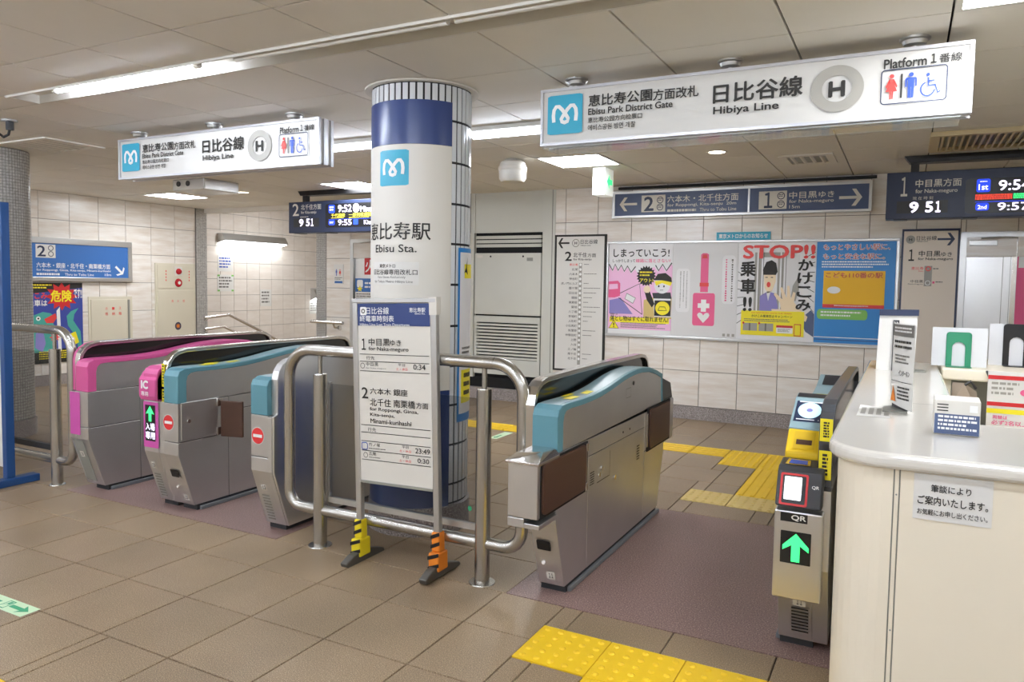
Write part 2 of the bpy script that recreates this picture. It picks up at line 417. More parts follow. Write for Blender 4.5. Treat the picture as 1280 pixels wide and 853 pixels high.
def wheelchair(parent, mp, a0, zt, a1, zb, m, e=0.0016):
    w, h = a1 - a0, zt - zb; T = lambda q: (a0 + q[0] * w, zb + q[1] * h)
    disc2(parent, mp, *T((.36, .92)), h * .075, h * .075, m, e, 'pictogram', 12)
    outline(parent, mp, [T(q) for q in [(.38, .8), (.4, .45), (.72, .45), (.85, .12), (.98, .17)]], h * .075, m, e, 'pictogram', False)
    outline(parent, mp, [T(q) for q in [(.39, .65), (.68, .65)]], h * .06, m, e, 'pictogram', False)
    outline(parent, mp, [T((.36 + .33 * math.cos(math.radians(k)), .3 + .3 * math.sin(math.radians(k)))) for k in range(110, 351, 20)], h * .065, m, e, 'pictogram', False)

# ================================================================== THE SETTING
def inview(x, y, z, mg=0.06):
    d = Vector((x, y, z)) - CAM; dz = d.dot(fw)
    if dz < 0.15: return False
    u = 640 + F_PX * d.dot(rt2) / dz; v = 410.6 - F_PX * d.dot(up2) / dz
    return -1280 * mg < u < 1280 * (1 + mg) and -853 * mg < v < 853 * (1 + mg)
_shared = {}
def tile_mesh(sx, sy, sz, m, bev):
    """a slab centred on its front face, with a small bevel: shared by all alike tiles"""
    k = (round(sx, 3), round(sy, 3), round(sz, 3), m.name, bev)
    if k in _shared: return _shared[k]
    me = bpy.data.meshes.new('tile'); bm = bmesh.new()
    bmesh.ops.create_cube(bm, size=1.0); bmesh.ops.scale(bm, vec=(sx, sy, sz), verts=bm.verts)
    if bev: bmesh.ops.bevel(bm, geom=list(bm.edges), offset=bev, segments=1, affect='EDGES')
    bm.to_mesh(me); bm.free(); me.materials.append(m); _shared[k] = me; return me
def tile(name, c, s, m, parent, bev=0.0015):
    o = bpy.data.objects.new(name, tile_mesh(*s, m, bev)); COL.objects.link(o); o.parent = parent; o.location = Vector(c) - wloc(parent); return o

# ---- floor: bed plus tiles
floor = struct(box('floor', (-7.2, 6.4, -7.2, 12.5, -0.12, -0.008), M_grout), 'tan terrazzo tiled station floor')
GX = [-6.0 + 0.4 * k for k in range(32)]
cells = []
def ycut(lo, hi, base):
    ys = [lo]; k = math.ceil((lo - base) / 0.4 + 0.05)
    while base + 0.4 * k < hi - 0.02: ys.append(base + 0.4 * k); k += 1
    return ys + [hi]
TACT = [(2.705, 3.31, 1.84, 2.135), (3.005, 3.31, 2.135, 2.98), (2.705, 3.31, 2.98, 3.545), (-3.295, 2.705, 3.25, 3.545), (2.711, 3.9, -0.56, -0.263), (3.007, 3.9, -0.857, -0.56), (0.36, 1.26, -1.88, -1.583)]
def zone(x0, x1, ys):
    xs = [x0] + [g for g in GX if x0 + 0.02 < g < x1 - 0.02] + [x1]
    for i in range(len(xs) - 1):
        for j in range(len(ys) - 1): cells.append((xs[i], xs[i + 1], ys[j], ys[j + 1]))
zone(-6.0, 6.4, ycut(-7.2, -0.057, 0.0))
zone(-6.0, 6.4, ycut(1.573, 4.87, 1.573))
zone(-6.0, -0.9, ycut(-0.057, 1.573, -0.057)); zone(0.99, 2.42, ycut(-0.057, 1.573, -0.057)); zone(3.83, 6.4, ycut(-0.057, 1.573, -0.057))
zone(-6.9, -3.05, ycut(4.87, 12.4, 1.573))
def cut(c, t):
    """a floor cell minus a tactile paving block"""
    x0, x1, y0, y1 = c; a0, a1, b0, b1 = t
    if a0 >= x1 - .004 or a1 <= x0 + .004 or b0 >= y1 - .004 or b1 <= y0 + .004: return [c]
    out = []
    if a0 > x0 + .01: out.append((x0, a0, y0, y1))
    if a1 < x1 - .01: out.append((a1, x1, y0, y1))
    m0, m1 = max(x0, a0), min(x1, a1)
    if b0 > y0 + .01: out.append((m0, m1, y0, b0))
    if b1 < y1 - .01: out.append((m0, m1, b1, y1))
    return out
for t in TACT: cells = [q for c in cells for q in cut(c, t)]
def seen(c):
    x0, x1, y0, y1 = c
    return any(inview(a, b, 0, 0.0) for a in (x0, (x0 + x1) / 2, x1) for b in (y0, (y0 + y1) / 2, y1))
vis = sorted([c for c in cells if seen(c) and c[3] <= 4.9], key=lambda c: (Vector(((c[0] + c[1]) / 2, (c[2] + c[3]) / 2, 0)) - CAM).length)
near = vis[:295]; ns = set(near)
for c in near:
    tile('tile', ((c[0] + c[1]) / 2, (c[2] + c[3]) / 2, -0.006), (c[1] - c[0] - 0.006, c[3] - c[2] - 0.006, 0.012), M_floor, floor)
mb = MB()
for c in cells:
    if c not in ns: mb.box(c[0] + .002, c[1] - .002, c[2] + .002, c[3] - .002, -0.01, 0)
mb.build('tile_field', M_floor, floor)['kind'] = 'stuff'
# purple granite lanes under the gates
for x0, x1 in ((-0.9, 0.99), (2.42, 3.83)):
    box('granite_slab', (x0, x1, -.054, 1.57, -0.01, 0.0), M_purple, floor)
# tactile paving
def dot_tile(m):
    mb = MB().box(-.1464, .1464, -.1464, .1464, -.008, .002)
    for i in range(5):
        for j in range(5): mb.lathe([(.0, .0078), (.007, .0076), (.0115, .0055), (.0135, .002)], -.116 + .058 * i, -.116 + .058 * j, 10)
    return mb
def bar_tile():
    mb = MB().box(-.1464, .1464, -.1464, .1464, -.008, .002)
    for i in range(4):
        c = -.111 + .074 * i; mb.prism([(c - .016, .003), (c - .011, .008), (c + .011, .008), (c + .016, .003)], 'x', -.137, .137)
    return mb
proto = {}
def tact(kind, x, y, m, rz=0):
    k = (kind, m.name)
    if k not in proto:
        o = (dot_tile(m) if kind == 'dot' else bar_tile()).build('tactile_tile', m, floor, smooth=(kind == 'dot')); proto[k] = o
    else:
        o = proto[k].copy(); COL.objects.link(o); o.parent = floor
    o.location = (x, y, 0); o.rotation_euler = (0, 0, rz)
for i in range(4): tact('dot', 2.859 + .2965 * i, -.411, M_yellow)
for i in range(3): tact('dot', 3.156 + .2965 * i, -.708, M_yellow)
for i in range(3): tact('dot', .51 + .3 * i, -1.732, M_yellow)
for i in range(2):
    tact('dot', 2.857 + .3 * i, 1.988, M_yelpale)
    for j in range(2): tact('dot', 2.857 + .3 * i, 3.12 + .283 * j, M_yellow)
for j in range(3): tact('bar', 3.157, 2.28 + .28 * j, M_yellow, math.pi / 2)
for i in range(20): tact('bar', 2.555 - .3 * i, 3.4, M_yellow)

# ---- ceiling: dark bed plus panels on a 0.6 m grid
CZ = 2.5
ceiling = struct(MB().box(-7.2, 6.4, -7.2, 5.2, CZ + .06, CZ + .12).build('ceiling', M_cgap), 'off white panelled station ceiling')
CX = [-0.12 + 0.6025 * k for k in range(-12, 12)]
CY = [-7.0, -6.38, -5.775, -5.17, -4.565, -3.96, -3.355, -2.75, -2.15, -1.545, -.94 + -.41 * 0, -0.755, -0.38, -0.17, 0.43, 1.035, 1.64, 2.245, 2.85, 3.455, 4.06, 4.665, 5.2]
CY = [-7.0, -6.4, -5.8, -5.2, -4.6, -4.0, -3.4, -2.8, -2.2, -1.96, -1.36, -0.755, -0.38, -0.17, 0.43, 1.035, 1.64, 2.245, 2.85, 3.455, 4.06, 4.665, 5.2]
PANELS = []     # cells holding light panels (i, j)
def cell(xc, yc):
    i = max(k for k in range(len(CX)) if CX[k] <= xc); j = max(k for k in range(len(CY)) if CY[k] <= yc); return i, j
for xc, yc in ((1.38, 3.15), (-1.62, 3.6), (-4.5, 3.7), (4.4, .15), (-4.5, .8)):
    PANELS.append(cell(xc, yc))
SKIP = set(PANELS)
ac_cells = [cell(4.4, 3.2)]
for i in range(len(CX) - 1):
    for j in range(len(CY) - 1):
        if (i, j) in SKIP: continue
        x0, x1, y0, y1 = max(CX[i], -7.2), CX[i + 1], CY[j], CY[j + 1]
        if x1 < -7.2: continue
        if j == CY.index(-0.38) and x1 > -0.85:
            if x0 < -.88 < x1: x1 = -.88
            elif x0 > -.9: continue
        if x1 < -5.8 and y1 < 4.6: continue
        vis_ = any(inview(a, b, CZ, 0.02) for a in (x0, (x0 + x1) / 2, x1) for b in (y0, (y0 + y1) / 2, y1))
        gx = .009
        if vis_: tile('ceiling_panel', ((x0 + x1) / 2, (y0 + y1) / 2, CZ + .01), (x1 - x0 - gx, y1 - y0 - .0075, .02), M_ceil, ceiling)
        else: SKIP.add((i, j, 'm'))
mb = MB()
for t in SKIP:
    if len(t) == 3:
        i, j, _ = t; mb.box(max(CX[i], -7.2) + .003, CX[i + 1] - .003, CY[j] + .002, CY[j + 1] - .002, CZ, CZ + .02)
mb.build('panel_field', M_ceil, ceiling)['kind'] = 'stuff'
# lintel and higher ceiling over the stair passage
struct(box('trim_1', (-7.2, -3.0, 5.15, 5.3, 2.44, 3.1), M_ceil), 'plain lintel over the stair opening')
struct(box('ceiling_stair', (-7.2, -3.0, 5.3, 12.5, 3.0, 3.1), M_ceil), 'ceiling over the stair passage')

# ---- walls
def tiled_wall(name, label, mp, a_lines, z_lines, back, skip=(), m=M_tile, prox=0.006, seen_only=True, sw=False):
    w = struct(back.build(name, M_wgrout), label)
    mb = MB()
    for i in range(len(a_lines) - 1):
        for j in range(len(z_lines) - 1):
            a0, a1, z0, z1 = a_lines[i], a_lines[i + 1], z_lines[j], z_lines[j + 1]
            if any(s[0] - .01 <= a0 and a1 <= s[1] + .01 and s[2] - .01 <= z0 and z1 <= s[3] + .01 for s in skip): continue
            c = mp((a0 + a1) / 2, (z0 + z1) / 2, 0.0)
            sz = (0.012, a1 - a0 - .006, z1 - z0 - .006) if sw else (a1 - a0 - .006, 0.012, z1 - z0 - .006)
            if inview(*c, 0.05): tile('tile', c, sz, m, w)
            else: mb.box(c[0] - sz[0] / 2, c[0] + sz[0] / 2, c[1] - sz[1] / 2, c[1] + sz[1] / 2, c[2] - sz[2] / 2, c[2] + sz[2] / 2)
    if mb.v: mb.build('tile_field', m, w)['kind'] = 'stuff'
    return w
ZL = [0.14, 0.515, 0.915, 1.315, 1.715, 2.115, 2.5]
def lines(lo, hi, anchor, pitch):
    k = math.ceil((lo - anchor) / pitch + .05); out = [lo]
    while anchor + pitch * k < hi - .02: out.append(anchor + pitch * k); k += 1
    return out + [hi]
BX0 = -3.04
door_rects = [(-2.62, -1.72, 0, 1.97), (-.76, .385, 0, 2.5), (4.4, 5.3, 0, 1.94)]
back = MB().box(BX0, -2.62, 4.876, 5.05, 0, 2.56).box(-2.62, -1.72, 4.876, 5.05, 1.97, 2.56).box(-1.72, -.76, 4.876, 5.05, 0, 2.56).box(.385, 4.4, 4.876, 5.05, 0, 2.56).box(4.4, 5.3, 4.876, 5.05, 1.94, 2.56).box(5.3, 6.4, 4.876, 5.05, 0, 2.56)
def seg_lines(lo, hi): return lines(lo, hi, 2.085, .3925)
XS = sorted(set([BX0, -2.62, -1.72, -.76, .385, 4.4, 5.3, 6.3] + [2.085 + .3925 * k for k in range(-14, 11) if BX0 < 2.085 + .3925 * k < 6.3]))
XS2 = [XS[0]]
for q in XS[1:]:
    if q - XS2[-1] > .03: XS2.append(q)
    elif q in (-2.62, -1.72, -.76, .385, 4.4, 5.3): XS2[-1] = q
ZB = sorted(ZL + [])
wall_back = tiled_wall('wall_back', 'beige marble tiled back wall', lambda a, z, e: (a, 4.874, z), XS2, ZB, back,
                       skip=[(-2.62, -1.72, 0, 1.8), (-.76, .385, 0, 2.5), (4.4, 5.3, 0, 1.8)])
for x0, x1 in ((BX0, -2.62), (-1.72, -.76), (.385, 4.4), (5.3, 6.3)):
    struct(box('baseboard_back', (x0, x1, 4.852, 4.876, 0, .137), M_granite), 'speckled granite skirting under the back wall')
YL = lines(-1.0, 5.0, 2.63, .4)
wall_left = tiled_wall('wall_left', 'beige marble tiled wall on the left', lambda a, z, e: (-5.806, a, z), YL, [0.135, .535, .94, 1.34, 1.745, 2.147, 2.5],
                       MB().box(-6.0, -5.81, -7.2, 5.0, 0, 2.56), sw=True)
box('plain_face', (-5.812, -5.804, -7.2, -1.0, 0, 2.5), M_tile, wall_left)
struct(box('baseboard_left', (-5.81, -5.785, -7.2, 5.0, 0, .132), M_granite), 'speckled granite skirting under the left wall')
wall_stair = tiled_wall('wall_stair', 'pinkish beige tiled wall beyond the stair opening', lambda a, z, e: (-6.906, a, z), lines(5.0, 12.4, 6.45 - .02, .305), [-.05 + .293 * k for k in range(0, 11)],
                        MB().box(-7.2, -6.91, 5.0, 12.5, 0, 3.05), m=M_tile2, sw=True)
struct(box('wall_stair_end', (-7.2, -3.0, 12.4, 12.6, 0, 3.1), M_tile2), 'far wall of the stair passage')
struct(box('wall_stair_side', (-3.04, -2.9, 5.05, 12.4, 0, 3.1), M_tile2), 'side wall of the stair passage')
struct(box('wall_right', (6.3, 6.45, -7.2, 5.05, 0, 2.56), M_cream), 'plain wall on the office side')
struct(box('wall_front', (-6.0, 6.45, -7.35, -7.2, 0, 2.56), M_tile), 'plain wall behind the viewer')
# corner posts of the stair opening, clad in small silver mosaic
def mosaic_flat(name, x0, x1, y0, y1, z0, z1, label):
    o = struct(box(name, (x0, x1, y0, y1, z0, z1), M_mgrout), label); mb = MB(); q = .025
    nz = int((z1 - z0) / q)
    for k in range(nz):
        z = z0 + k * q
        for i in range(int((x1 - x0) / q)):
            mb.box(x0 + i * q + .002, x0 + (i + 1) * q - .002, y0 - .002, y0 + .001, z + .002, z + q - .002)
        for i in range(int((y1 - y0) / q)):
            mb.box(x1 - .001, x1 + .002, y0 + i * q + .002, y0 + (i + 1) * q - .002, z + .002, z + q - .002)
    mb.build('mosaic_chips', M_mosaic, o)['kind'] = 'stuff'; return o
mosaic_flat('trim_2', -6.0, -5.78, 5.0, 5.2, 0, 2.5, 'silver mosaic post at the left of the stair opening')
mosaic_flat('trim_3', -3.22, -3.04, 4.87, 5.05, 0, 2.5, 'silver mosaic post at the right of the stair opening')

# ---- left door (behind the pillar) and right door
def metal_door(n, x0, x1, z1, label):
    d = struct(bpy.data.objects.new(n, None)); COL.objects.link(d); d.location = (x0, 4.9, 0); d['label'] = label
    f = MB().box(x0, x0 + .05, 4.86, 4.95, 0, z1).box(x1 - .05, x1, 4.86, 4.95, 0, z1).box(x0 + .05, x1 - .05, 4.86, 4.95, z1 - .05, z1)
    f.build('door_frame', M_alu, d)
    box('door_leaf', (x0 + .055, x1 - .055, 4.9, 4.94, 0.01, z1 - .055), M_steel_h, d)
    return d
dl = metal_door('door_1', -2.62, -1.72, 1.97, 'dark metal door behind the round pillar')
MB().box(-2.54, -2.36, 4.87, 4.9, 1.87, 1.91).tube([(-2.45, 4.86, 1.92), (-2.25, 4.84, 1.93), (-2.15, 4.89, 1.93)], .008, 6).build('door_closer', M_alu, dl)
dr = metal_door('door_2', 4.4, 5.3, 1.94, 'brushed steel door with closer beside the platform 1 board')
cl = box('door_closer', (4.47, 4.685, 4.86, 4.9, 1.815, 1.865), M_alu, dr, .006)
MB().tube([(4.56, 4.85, 1.88), (4.7, 4.82, 1.885), (4.84, 4.88, 1.885)], .009, 8).build('closer_arm', M_alu, dr)
MB().box(4.733, 4.738, 4.897, 4.9, .05, 1.86).box(4.79, 4.794, 4.897, 4.9, .05, 1.86).build('seam', M_greydark, dr)
box('hinge_strip', (4.80, 4.835, 4.885, 4.9, .1, 1.85), M_chrome, dr)
pk = box('pink_notice', (4.84, 5.1, 4.889, 4.897, 1.0, 1.79), M_pinkstrong); tag(pk, 'plain pink notice on the steel door at right edge', 'poster')
rect(pk, planeY(4.889), 4.85, 1.72, 4.9, 1.62, M_white, .001)
# left door notices
ln = tag(box('door_notice', (-2.55, -2.1, 4.885, 4.899, 1.27, 1.45), M_blue), 'blue and white train notice on the dark door', 'notice')
mp = planeY(4.885)
rect(ln, mp, -2.55, 1.27, -2.1, 1.14, M_paper, .0, 'print'); poly(ln, mp, rrect(-2.52, 1.43, -2.42, 1.33, .02), M_white, .001)
poly(ln, mp, [(-2.47, 1.36), (-2.455, 1.325), (-2.42, 1.32), (-2.45, 1.3), (-2.44, 1.27), (-2.47, 1.29), (-2.5, 1.27), (-2.49, 1.3), (-2.52, 1.32), (-2.485, 1.325)], M_yelprint, .0015)
smalllines(ln, mp, -2.39, 1.4, -2.12, 1.3, 2, M_white); smalllines(ln, mp, -2.53, 1.25, -2.12, 1.16, 3, M_ink2)
fp = tag(box('fire_sign', (-2.40, -2.2, 4.89, 4.899, 1.5, 1.73), M_signred), 'red fire sign on the dark door', 'sign')
text(fp, planeY(4.89), '火', -2.385, 1.7, -2.22, 1.53, M_white)

# ---- service cabinet with louvres set into the back wall
cab = thing('service_cabinet', (-.2, 4.9, 0), 'tall pale grey louvred metal cabinet set in the back wall', 'cabinet')
MB().box(-.76, .385, 4.9, 5.05, 2.02, 2.5).build('header_panel', M_greypaint, cab)
MB().box(-.76, -.70, 4.87, 5.05, .26, 2.02).box(.225, .385, 4.87, 5.05, .26, 2.5).box(-.76, -.70, 4.89, 5.05, 2.02, 2.5).build('side_frame', M_greypaint, cab)
box('post_edge', (.345, .352, 4.866, 4.87, .26, 2.5), M_greydark, cab)
box('recess', (-.70, .225, 4.93, 5.05, .26, 2.02), M_gap, cab)
for k in range(3): MB().prism([(4.885, 1.845 + .05 * k), (4.925, 1.862 + .05 * k), (4.925, 1.885 + .05 * k), (4.885, 1.882 + .05 * k)], 'x', -.685, .205).build('louvre_slat', M_greypaint, cab)
d_ = box('cabinet_door', (-.69, .205, 4.88, 4.93, 1.035, 1.775), M_greypaint, cab, .003)
for x_ in (-.47, -.03): MB().disc((x_, 4.879, 1.735), (0, 1, 0), .012, 10, .004).build('screw', M_black, d_)
rect(d_, planeY(4.88), .02, 1.72, .1, 1.68, M_greydark, .001, 'plate'); rect(d_, planeY(4.88), -.66, 1.75, -.58, 1.72, M_pale, .001, 'plate')
lo = MB().box(-.69, -.655, 4.88, 4.93, .31, 1.015).box(.175, .205, 4.88, 4.93, .31, 1.015).box(-.655, .175, 4.88, 4.93, .94, 1.015).box(-.655, .175, 4.88, 4.93, .31, .50).build('lower_door', M_greypaint, cab)
for k in range(11): MB().prism([(4.882, .505 + .0395 * k), (4.915, .52 + .0395 * k), (4.915, .53 + .0395 * k), (4.882, .527 + .0395 * k)], 'x', -.655, .175).build('louvre_slat', M_greypaint, lo)
box('toe_gap', (-.76, .385, 4.9, 5.05, .14, .26), M_gap, cab)
box('granite_step', (-.76, .385, 4.852, 5.05, 0, .14), M_granite, cab)

# ================================================================== LIGHTS OF THE PLACE, WITH ADDED LAMPS
for n, (i, j) in enumerate(PANELS):
    x0, x1, y0, y1 = CX[i], CX[i + 1], CY[j], CY[j + 1]
    where = {0: 'square lit ceiling panel beside the hanging exit sign', 1: 'square lit ceiling panel behind the round pillar', 2: 'square lit ceiling panel near the left wall', 3: 'square lit ceiling panel at the upper right corner'}.get(n, 'added square lit ceiling panel out of view, number %d behind the gates' % n)
    if n > 3: where = 'added square lit ceiling panel outside the picture'  # unseen extra panel, added for light by carrying on the panel array
    t = thing('ceiling_light', ((x0 + x1) / 2, (y0 + y1) / 2, CZ), where, 'ceiling light', 'square ceiling lights')
    MB().box(x0 + .004, x0 + .03, y0 + .003, y1 - .003, CZ - .004, CZ + .05).box(x1 - .03, x1 - .004, y0 + .003, y1 - .003, CZ - .004, CZ + .05).box(x0 + .03, x1 - .03, y0 + .003, y0 + .03, CZ - .004, CZ + .05).box(x0 + .03, x1 - .03, y1 - .03, y1 - .003, CZ - .004, CZ + .05).build('frame', M_fixture, t)
    box('diffuser', (x0 + .03, x1 - .03, y0 + .03, y1 - .03, CZ + .004, CZ + .012), M_panelon, t)
# recessed trough with fluorescent tubes over the gates
tr = thing('light_trough', (1.0, -.275, CZ), 'long recessed white light trough running across the ceiling', 'light fixture')
MB().box(-.88, 6.3, -.384, -.372, CZ - .012, CZ + .055).build('rim', M_fixture, tr)
MB().box(-.88, 6.3, -.186, -.17, CZ - .004, CZ + .055).build('rim', M_fixture, tr)
MB().box(-.88, 6.3, -.372, -.186, CZ + .045, CZ + .058).build('trough_back', M_fixture, tr)
box('end_cap', (-.885, -.872, -.384, -.17, CZ - .006, CZ + .055), M_fixture, tr)
def tube_lamp(x0, x1, y, z, on, label):
    t = thing('fluorescent_tube', ((x0 + x1) / 2, y, z), label, 'lamp', 'fluorescent tubes')
    MB().tube([(x0 + .03, y, z), (x1 - .03, y, z)], .0155, 12).build('glass_tube', (M_tubeon if on == 1 else M_tubefar) if on else M_tubeoff, t, smooth=True)
    for x in (x0 + .012, x1 - .012): MB().tube([(x - .018, y, z), (x + .018, y, z)], .0165, 12).box(x - .008, x + .008, y - .012, y + .012, z, z + .028).build('end_holder', M_fixture, t, smooth=True)
tube_lamp(-.46, .76, -.34, CZ - .004, True, 'glowing white fluorescent tube at the left end of the trough')
tube_lamp(1.03, 2.25, -.34, CZ - .004, False, 'unlit fluorescent tube in the trough left of the big sign')
tube_lamp(2.3, 3.5, -.34, CZ - .004, False, 'unlit fluorescent tube in the trough above the big sign')
bt = thing('light_batten', (.95, 1.6, CZ), 'slim white batten carrying lit tubes behind the pillar', 'light fixture')
MB().box(-1.5, 3.9, 1.53, 1.67, CZ - .03, CZ - .002).build('batten_body', M_fixture, bt)
tube_lamp(-1.45, -.25, 1.6, CZ - .056, 2, 'lit fluorescent tube behind the small hanging sign')
tube_lamp(-.2, 1.02, 1.6, CZ - .056, 2, 'lit fluorescent tube between small sign and pillar')
tube_lamp(1.2, 2.42, 1.6, CZ - .056, 2, 'lit fluorescent tube between pillar and big sign')
for k_, yb in enumerate((-2.0, -3.9, -5.8)):  # unseen tube rows, added to brighten the ceiling and the near floor
    b3 = thing('light_batten', (0, yb, CZ), 'slim white batten with lit tubes, added outside the picture for light', 'light fixture', 'added battens behind the viewer')
    MB().box(-5.4, 5.9, yb - .04, yb + .04, CZ - .03, CZ - .002).build('batten_body', M_fixture, b3)
    for x_ in (-5.2, -2.9, -.6, 1.7, 4.0):
        MB().tube([(x_, yb, CZ - .06), (x_ + 1.2, yb, CZ - .06)], .0155, 10).build('glass_tube', M_tubeback, b3, smooth=True)
        MB().box(x_ - .01, x_ + .01, yb - .012, yb + .012, CZ - .075, CZ - .028).build('end_holder', M_fixture, b3); MB().box(x_ + 1.19, x_ + 1.21, yb - .012, yb + .012, CZ - .075, CZ - .028).build('end_holder', M_fixture, b3)
for x, y_, lab in ((2.587, 3.15, 'round downlight below the big hanging sign'), (-3.4, 3.75, 'round downlight near the stair opening')):
    t = thing('downlight', (x, y_, CZ), lab, 'ceiling light', 'round downlights')
    MB().lathe([(.085, CZ - .004), (.085, CZ + .0), (.07, CZ + .0), (.065, CZ - .004), (.085, CZ - .004)], x, y_, 24).build('trim_ring', M_fixture, t, smooth=True)
    MB().disc((x, y_, CZ - .003), (0, 0, 1), .066, 24, .002).build('lens', M_downlit, t)
st = thing('stair_lamp', (-6.9, 7.1, 2.1), 'long wedge shaped wall lamp glowing above the stairs', 'wall lamp')
MB().prism([(-6.9, 2.23), (-6.78, 2.23), (-6.7, 2.10), (-6.9, 2.06)], 'y', 6.37, 7.9).build('housing', M_alu, st)
MB().prism([(-6.885, 2.055), (-6.72, 2.09), (-6.72, 2.086), (-6.885, 2.05)], 'y', 6.4, 7.87).build('diffuser', M_stairlit, st)
st2 = thing('stair_lamp', (-6.9, 8.9, 1.1), 'small wedge wall lamp low by the right mosaic post', 'wall lamp')
MB().prism([(-6.9, 1.25), (-6.8, 1.22), (-6.72, 1.06), (-6.9, 1.0)], 'y', 8.72, 9.9).build('housing', M_alu, st2)
MB().prism([(-6.885, .995), (-6.74, 1.05), (-6.74, 1.046), (-6.885, .99)], 'y', 8.75, 9.87).build('diffuser', M_stairlit, st2)

# ================================================================== PILLARS
PX, PY, PR = 1.48, 0.60, 0.283
pil = thing('round_pillar', (PX, PY, 0), 'round white tiled pillar wrapped with the station name panel', 'pillar')
MB().lathe([(PR - .004, .16), (PR - .004, CZ)], PX, PY, 64).build('core', M_pgrout, pil, smooth=True)
MB().lathe([(PR + .012, 0), (PR + .012, .155), (PR - .01, .165)], PX, PY, 64).build('granite_base', M_granite, pil, smooth=True)
MB().lathe([(PR + .005, CZ - .012), (PR + .04, CZ - .012), (PR + .04, CZ - .002), (PR + .005, CZ - .002)], PX, PY, 64).build('ceiling_collar', M_fixture, pil, smooth=True)
NST = 44; dA = 360 / NST
rows = [(.17, .275), (.28, .50), (.505, .725), (.73, .945), (.95, 1.17), (1.175, 1.40), (1.405, 1.625), (1.63, 1.845), (1.85, 2.07), (2.075, 2.295), (2.30, CZ - .012)]
for k in range(NST):
    a0 = -21 + k * dA; mid = (a0 + dA / 2 + 180) % 360 - 180
    if -70 < mid - 0 < 170 or mid > 165 or mid < -155: pass
    for z0, z1 in rows:
        covered = -165 < mid < -21 and z1 < 2.45
        if covered: continue
        if not (-175 < mid < 45): continue
        mb = MB(); r0, r1 = PR - .004, PR + .001; A = [math.radians(a0 + 1.15), math.radians(a0 + dA / 2), math.radians(a0 + dA - 1.15)]
        for i in range(2):
            vs = [(PX + r * math.cos(A[i + q]), PY + r * math.sin(A[i + q]), z) for z in (z0 + .004, z1 - .004) for q in (0, 1) for r in (r0, r1)]
            mb.add(vs, [(1, 3, 7, 5), (0, 2, 3, 1), (4, 6, 7, 5), (0, 1, 5, 4), (2, 3, 7, 6)])
        mb.build('tile', M_ptile, pil)
mb = MB().lathe([(PR + .001, .17), (PR + .001, 2.48)], PX, PY, 30, 46, 184); mb.build('rear_tile_face', M_ptile, pil, smooth=True)
def cyl_panel(name, z0, z1, m, a0=-166, a1=-20.5, e=.004):
    return MB().lathe([(PR, z0), (PR + e, z0), (PR + e, z1), (PR, z1)], PX, PY, 48, a0, a1).build(name, m, pil, smooth=True)
cyl_panel('blue_top_band', 2.16, 2.395, M_navy); wp = cyl_panel('white_panel', .815, 2.158, M_pale, e=.0042); cyl_panel('blue_foot_band', .155, .813, M_navy)
mp = planeC(PX, PY, PR + .0045)
logo(pil, mp, -107, 2.128, -69.2, 1.936)
text(pil, mp, '恵比寿駅', -130, 1.738, -45, 1.643, M_ink, .01); text(pil, mp, 'Ebisu Sta.', -115.5, 1.618, -60, 1.575, M_ink, .012)
nb = rect(pil, mp, -121.5, 1.523, -57.5, 1.398, M_paper, .001, 'paper_label', 16)
text(nb, mp, '東京メトロ', -107, 1.512, -84, 1.49, M_ink, .01, .002); text(nb, mp, '日比谷線専用改札口', -119, 1.482, -59, 1.452, M_ink, .01, .002)
text(nb, mp, 'Fare Gates Exclusively', -110, 1.446, -72, 1.43, M_ink2, 0, .002); text(nb, mp, 'for Tokyo Metro Hibiya Line', -117, 1.422, -64, 1.405, M_ink2, 0, .002)
ad = tag(MB().lathe([(PR + .002, .625), (PR + .006, .625), (PR + .006, 1.61), (PR + .002, 1.61)], PX, PY, 24, -9.5, 55).build('pillar_poster', M_posterblue, None, smooth=True), 'blue edged poster wrapped round the right side of the pillar', 'poster')
mpa = planeC(PX, PY, PR + .0065)
rect(ad, mpa, -6.5, 1.585, 52, .67, M_poster, .001, 'print', 16); rect(ad, mpa, -3, .92, 30, .73, M_yelprint, .002, 'print', 10); rect(ad, mpa, 2, 1.52, 30, 1.44, M_yelprint, .002, 'print', 8)
poly(ad, mpa, [(1, 1.47), (5, 1.5), (9, 1.56), (7, 1.5), (10, 1.46), (5, 1.475)], M_ink, .003); smalllines(ad, mpa, -2, 1.05, 25, 1.0, 2, M_ink2, .002); smalllines(ad, mpa, 2, .9, 25, .75, 3, M_ink, .003)

mc = thing('mosaic_column', (-3.105, .67, 0), 'round grey mosaic column at the left edge', 'pillar')
MR = .3
MB().lathe([(MR - .004, .15), (MR - .004, CZ)], -3.105, .67, 48).build('core', M_mgrout, mc, smooth=True)
MB().lathe([(MR + .012, 0), (MR + .012, .15), (MR - .01, .155)], -3.105, .67, 48).build('granite_base', M_granite, mc, smooth=True)
mb = MB(); nA = 74; nZ = 92
for k in range(nA):
    a0 = math.radians(360 / nA * k + .38); a1 = math.radians(360 / nA * (k + 1) - .38)
    for j in range(nZ):
        z0 = .157 + j * .0254 + .0018; z1 = z0 + .0218
        mb.add([(-3.105 + MR * math.cos(a), .67 + MR * math.sin(a), z) for z in (z0, z1) for a in (a0, a1)], [(0, 1, 3, 2)])
mb.build('mosaic_chips', M_mosaic, mc)['kind'] = 'stuff'
cp = tag(MB().box(-2.865, -2.855, .72, .82, 1.27, 1.56).build('column_notice', M_paper), 'small orange and purple notice on the mosaic column', 'notice')
rect(cp, planeX(-2.855), .745, 1.53, .815, 1.44, M_orange, .001); rect(cp, planeX(-2.855), .745, 1.42, .815, 1.30, M_purpleprint, .001)

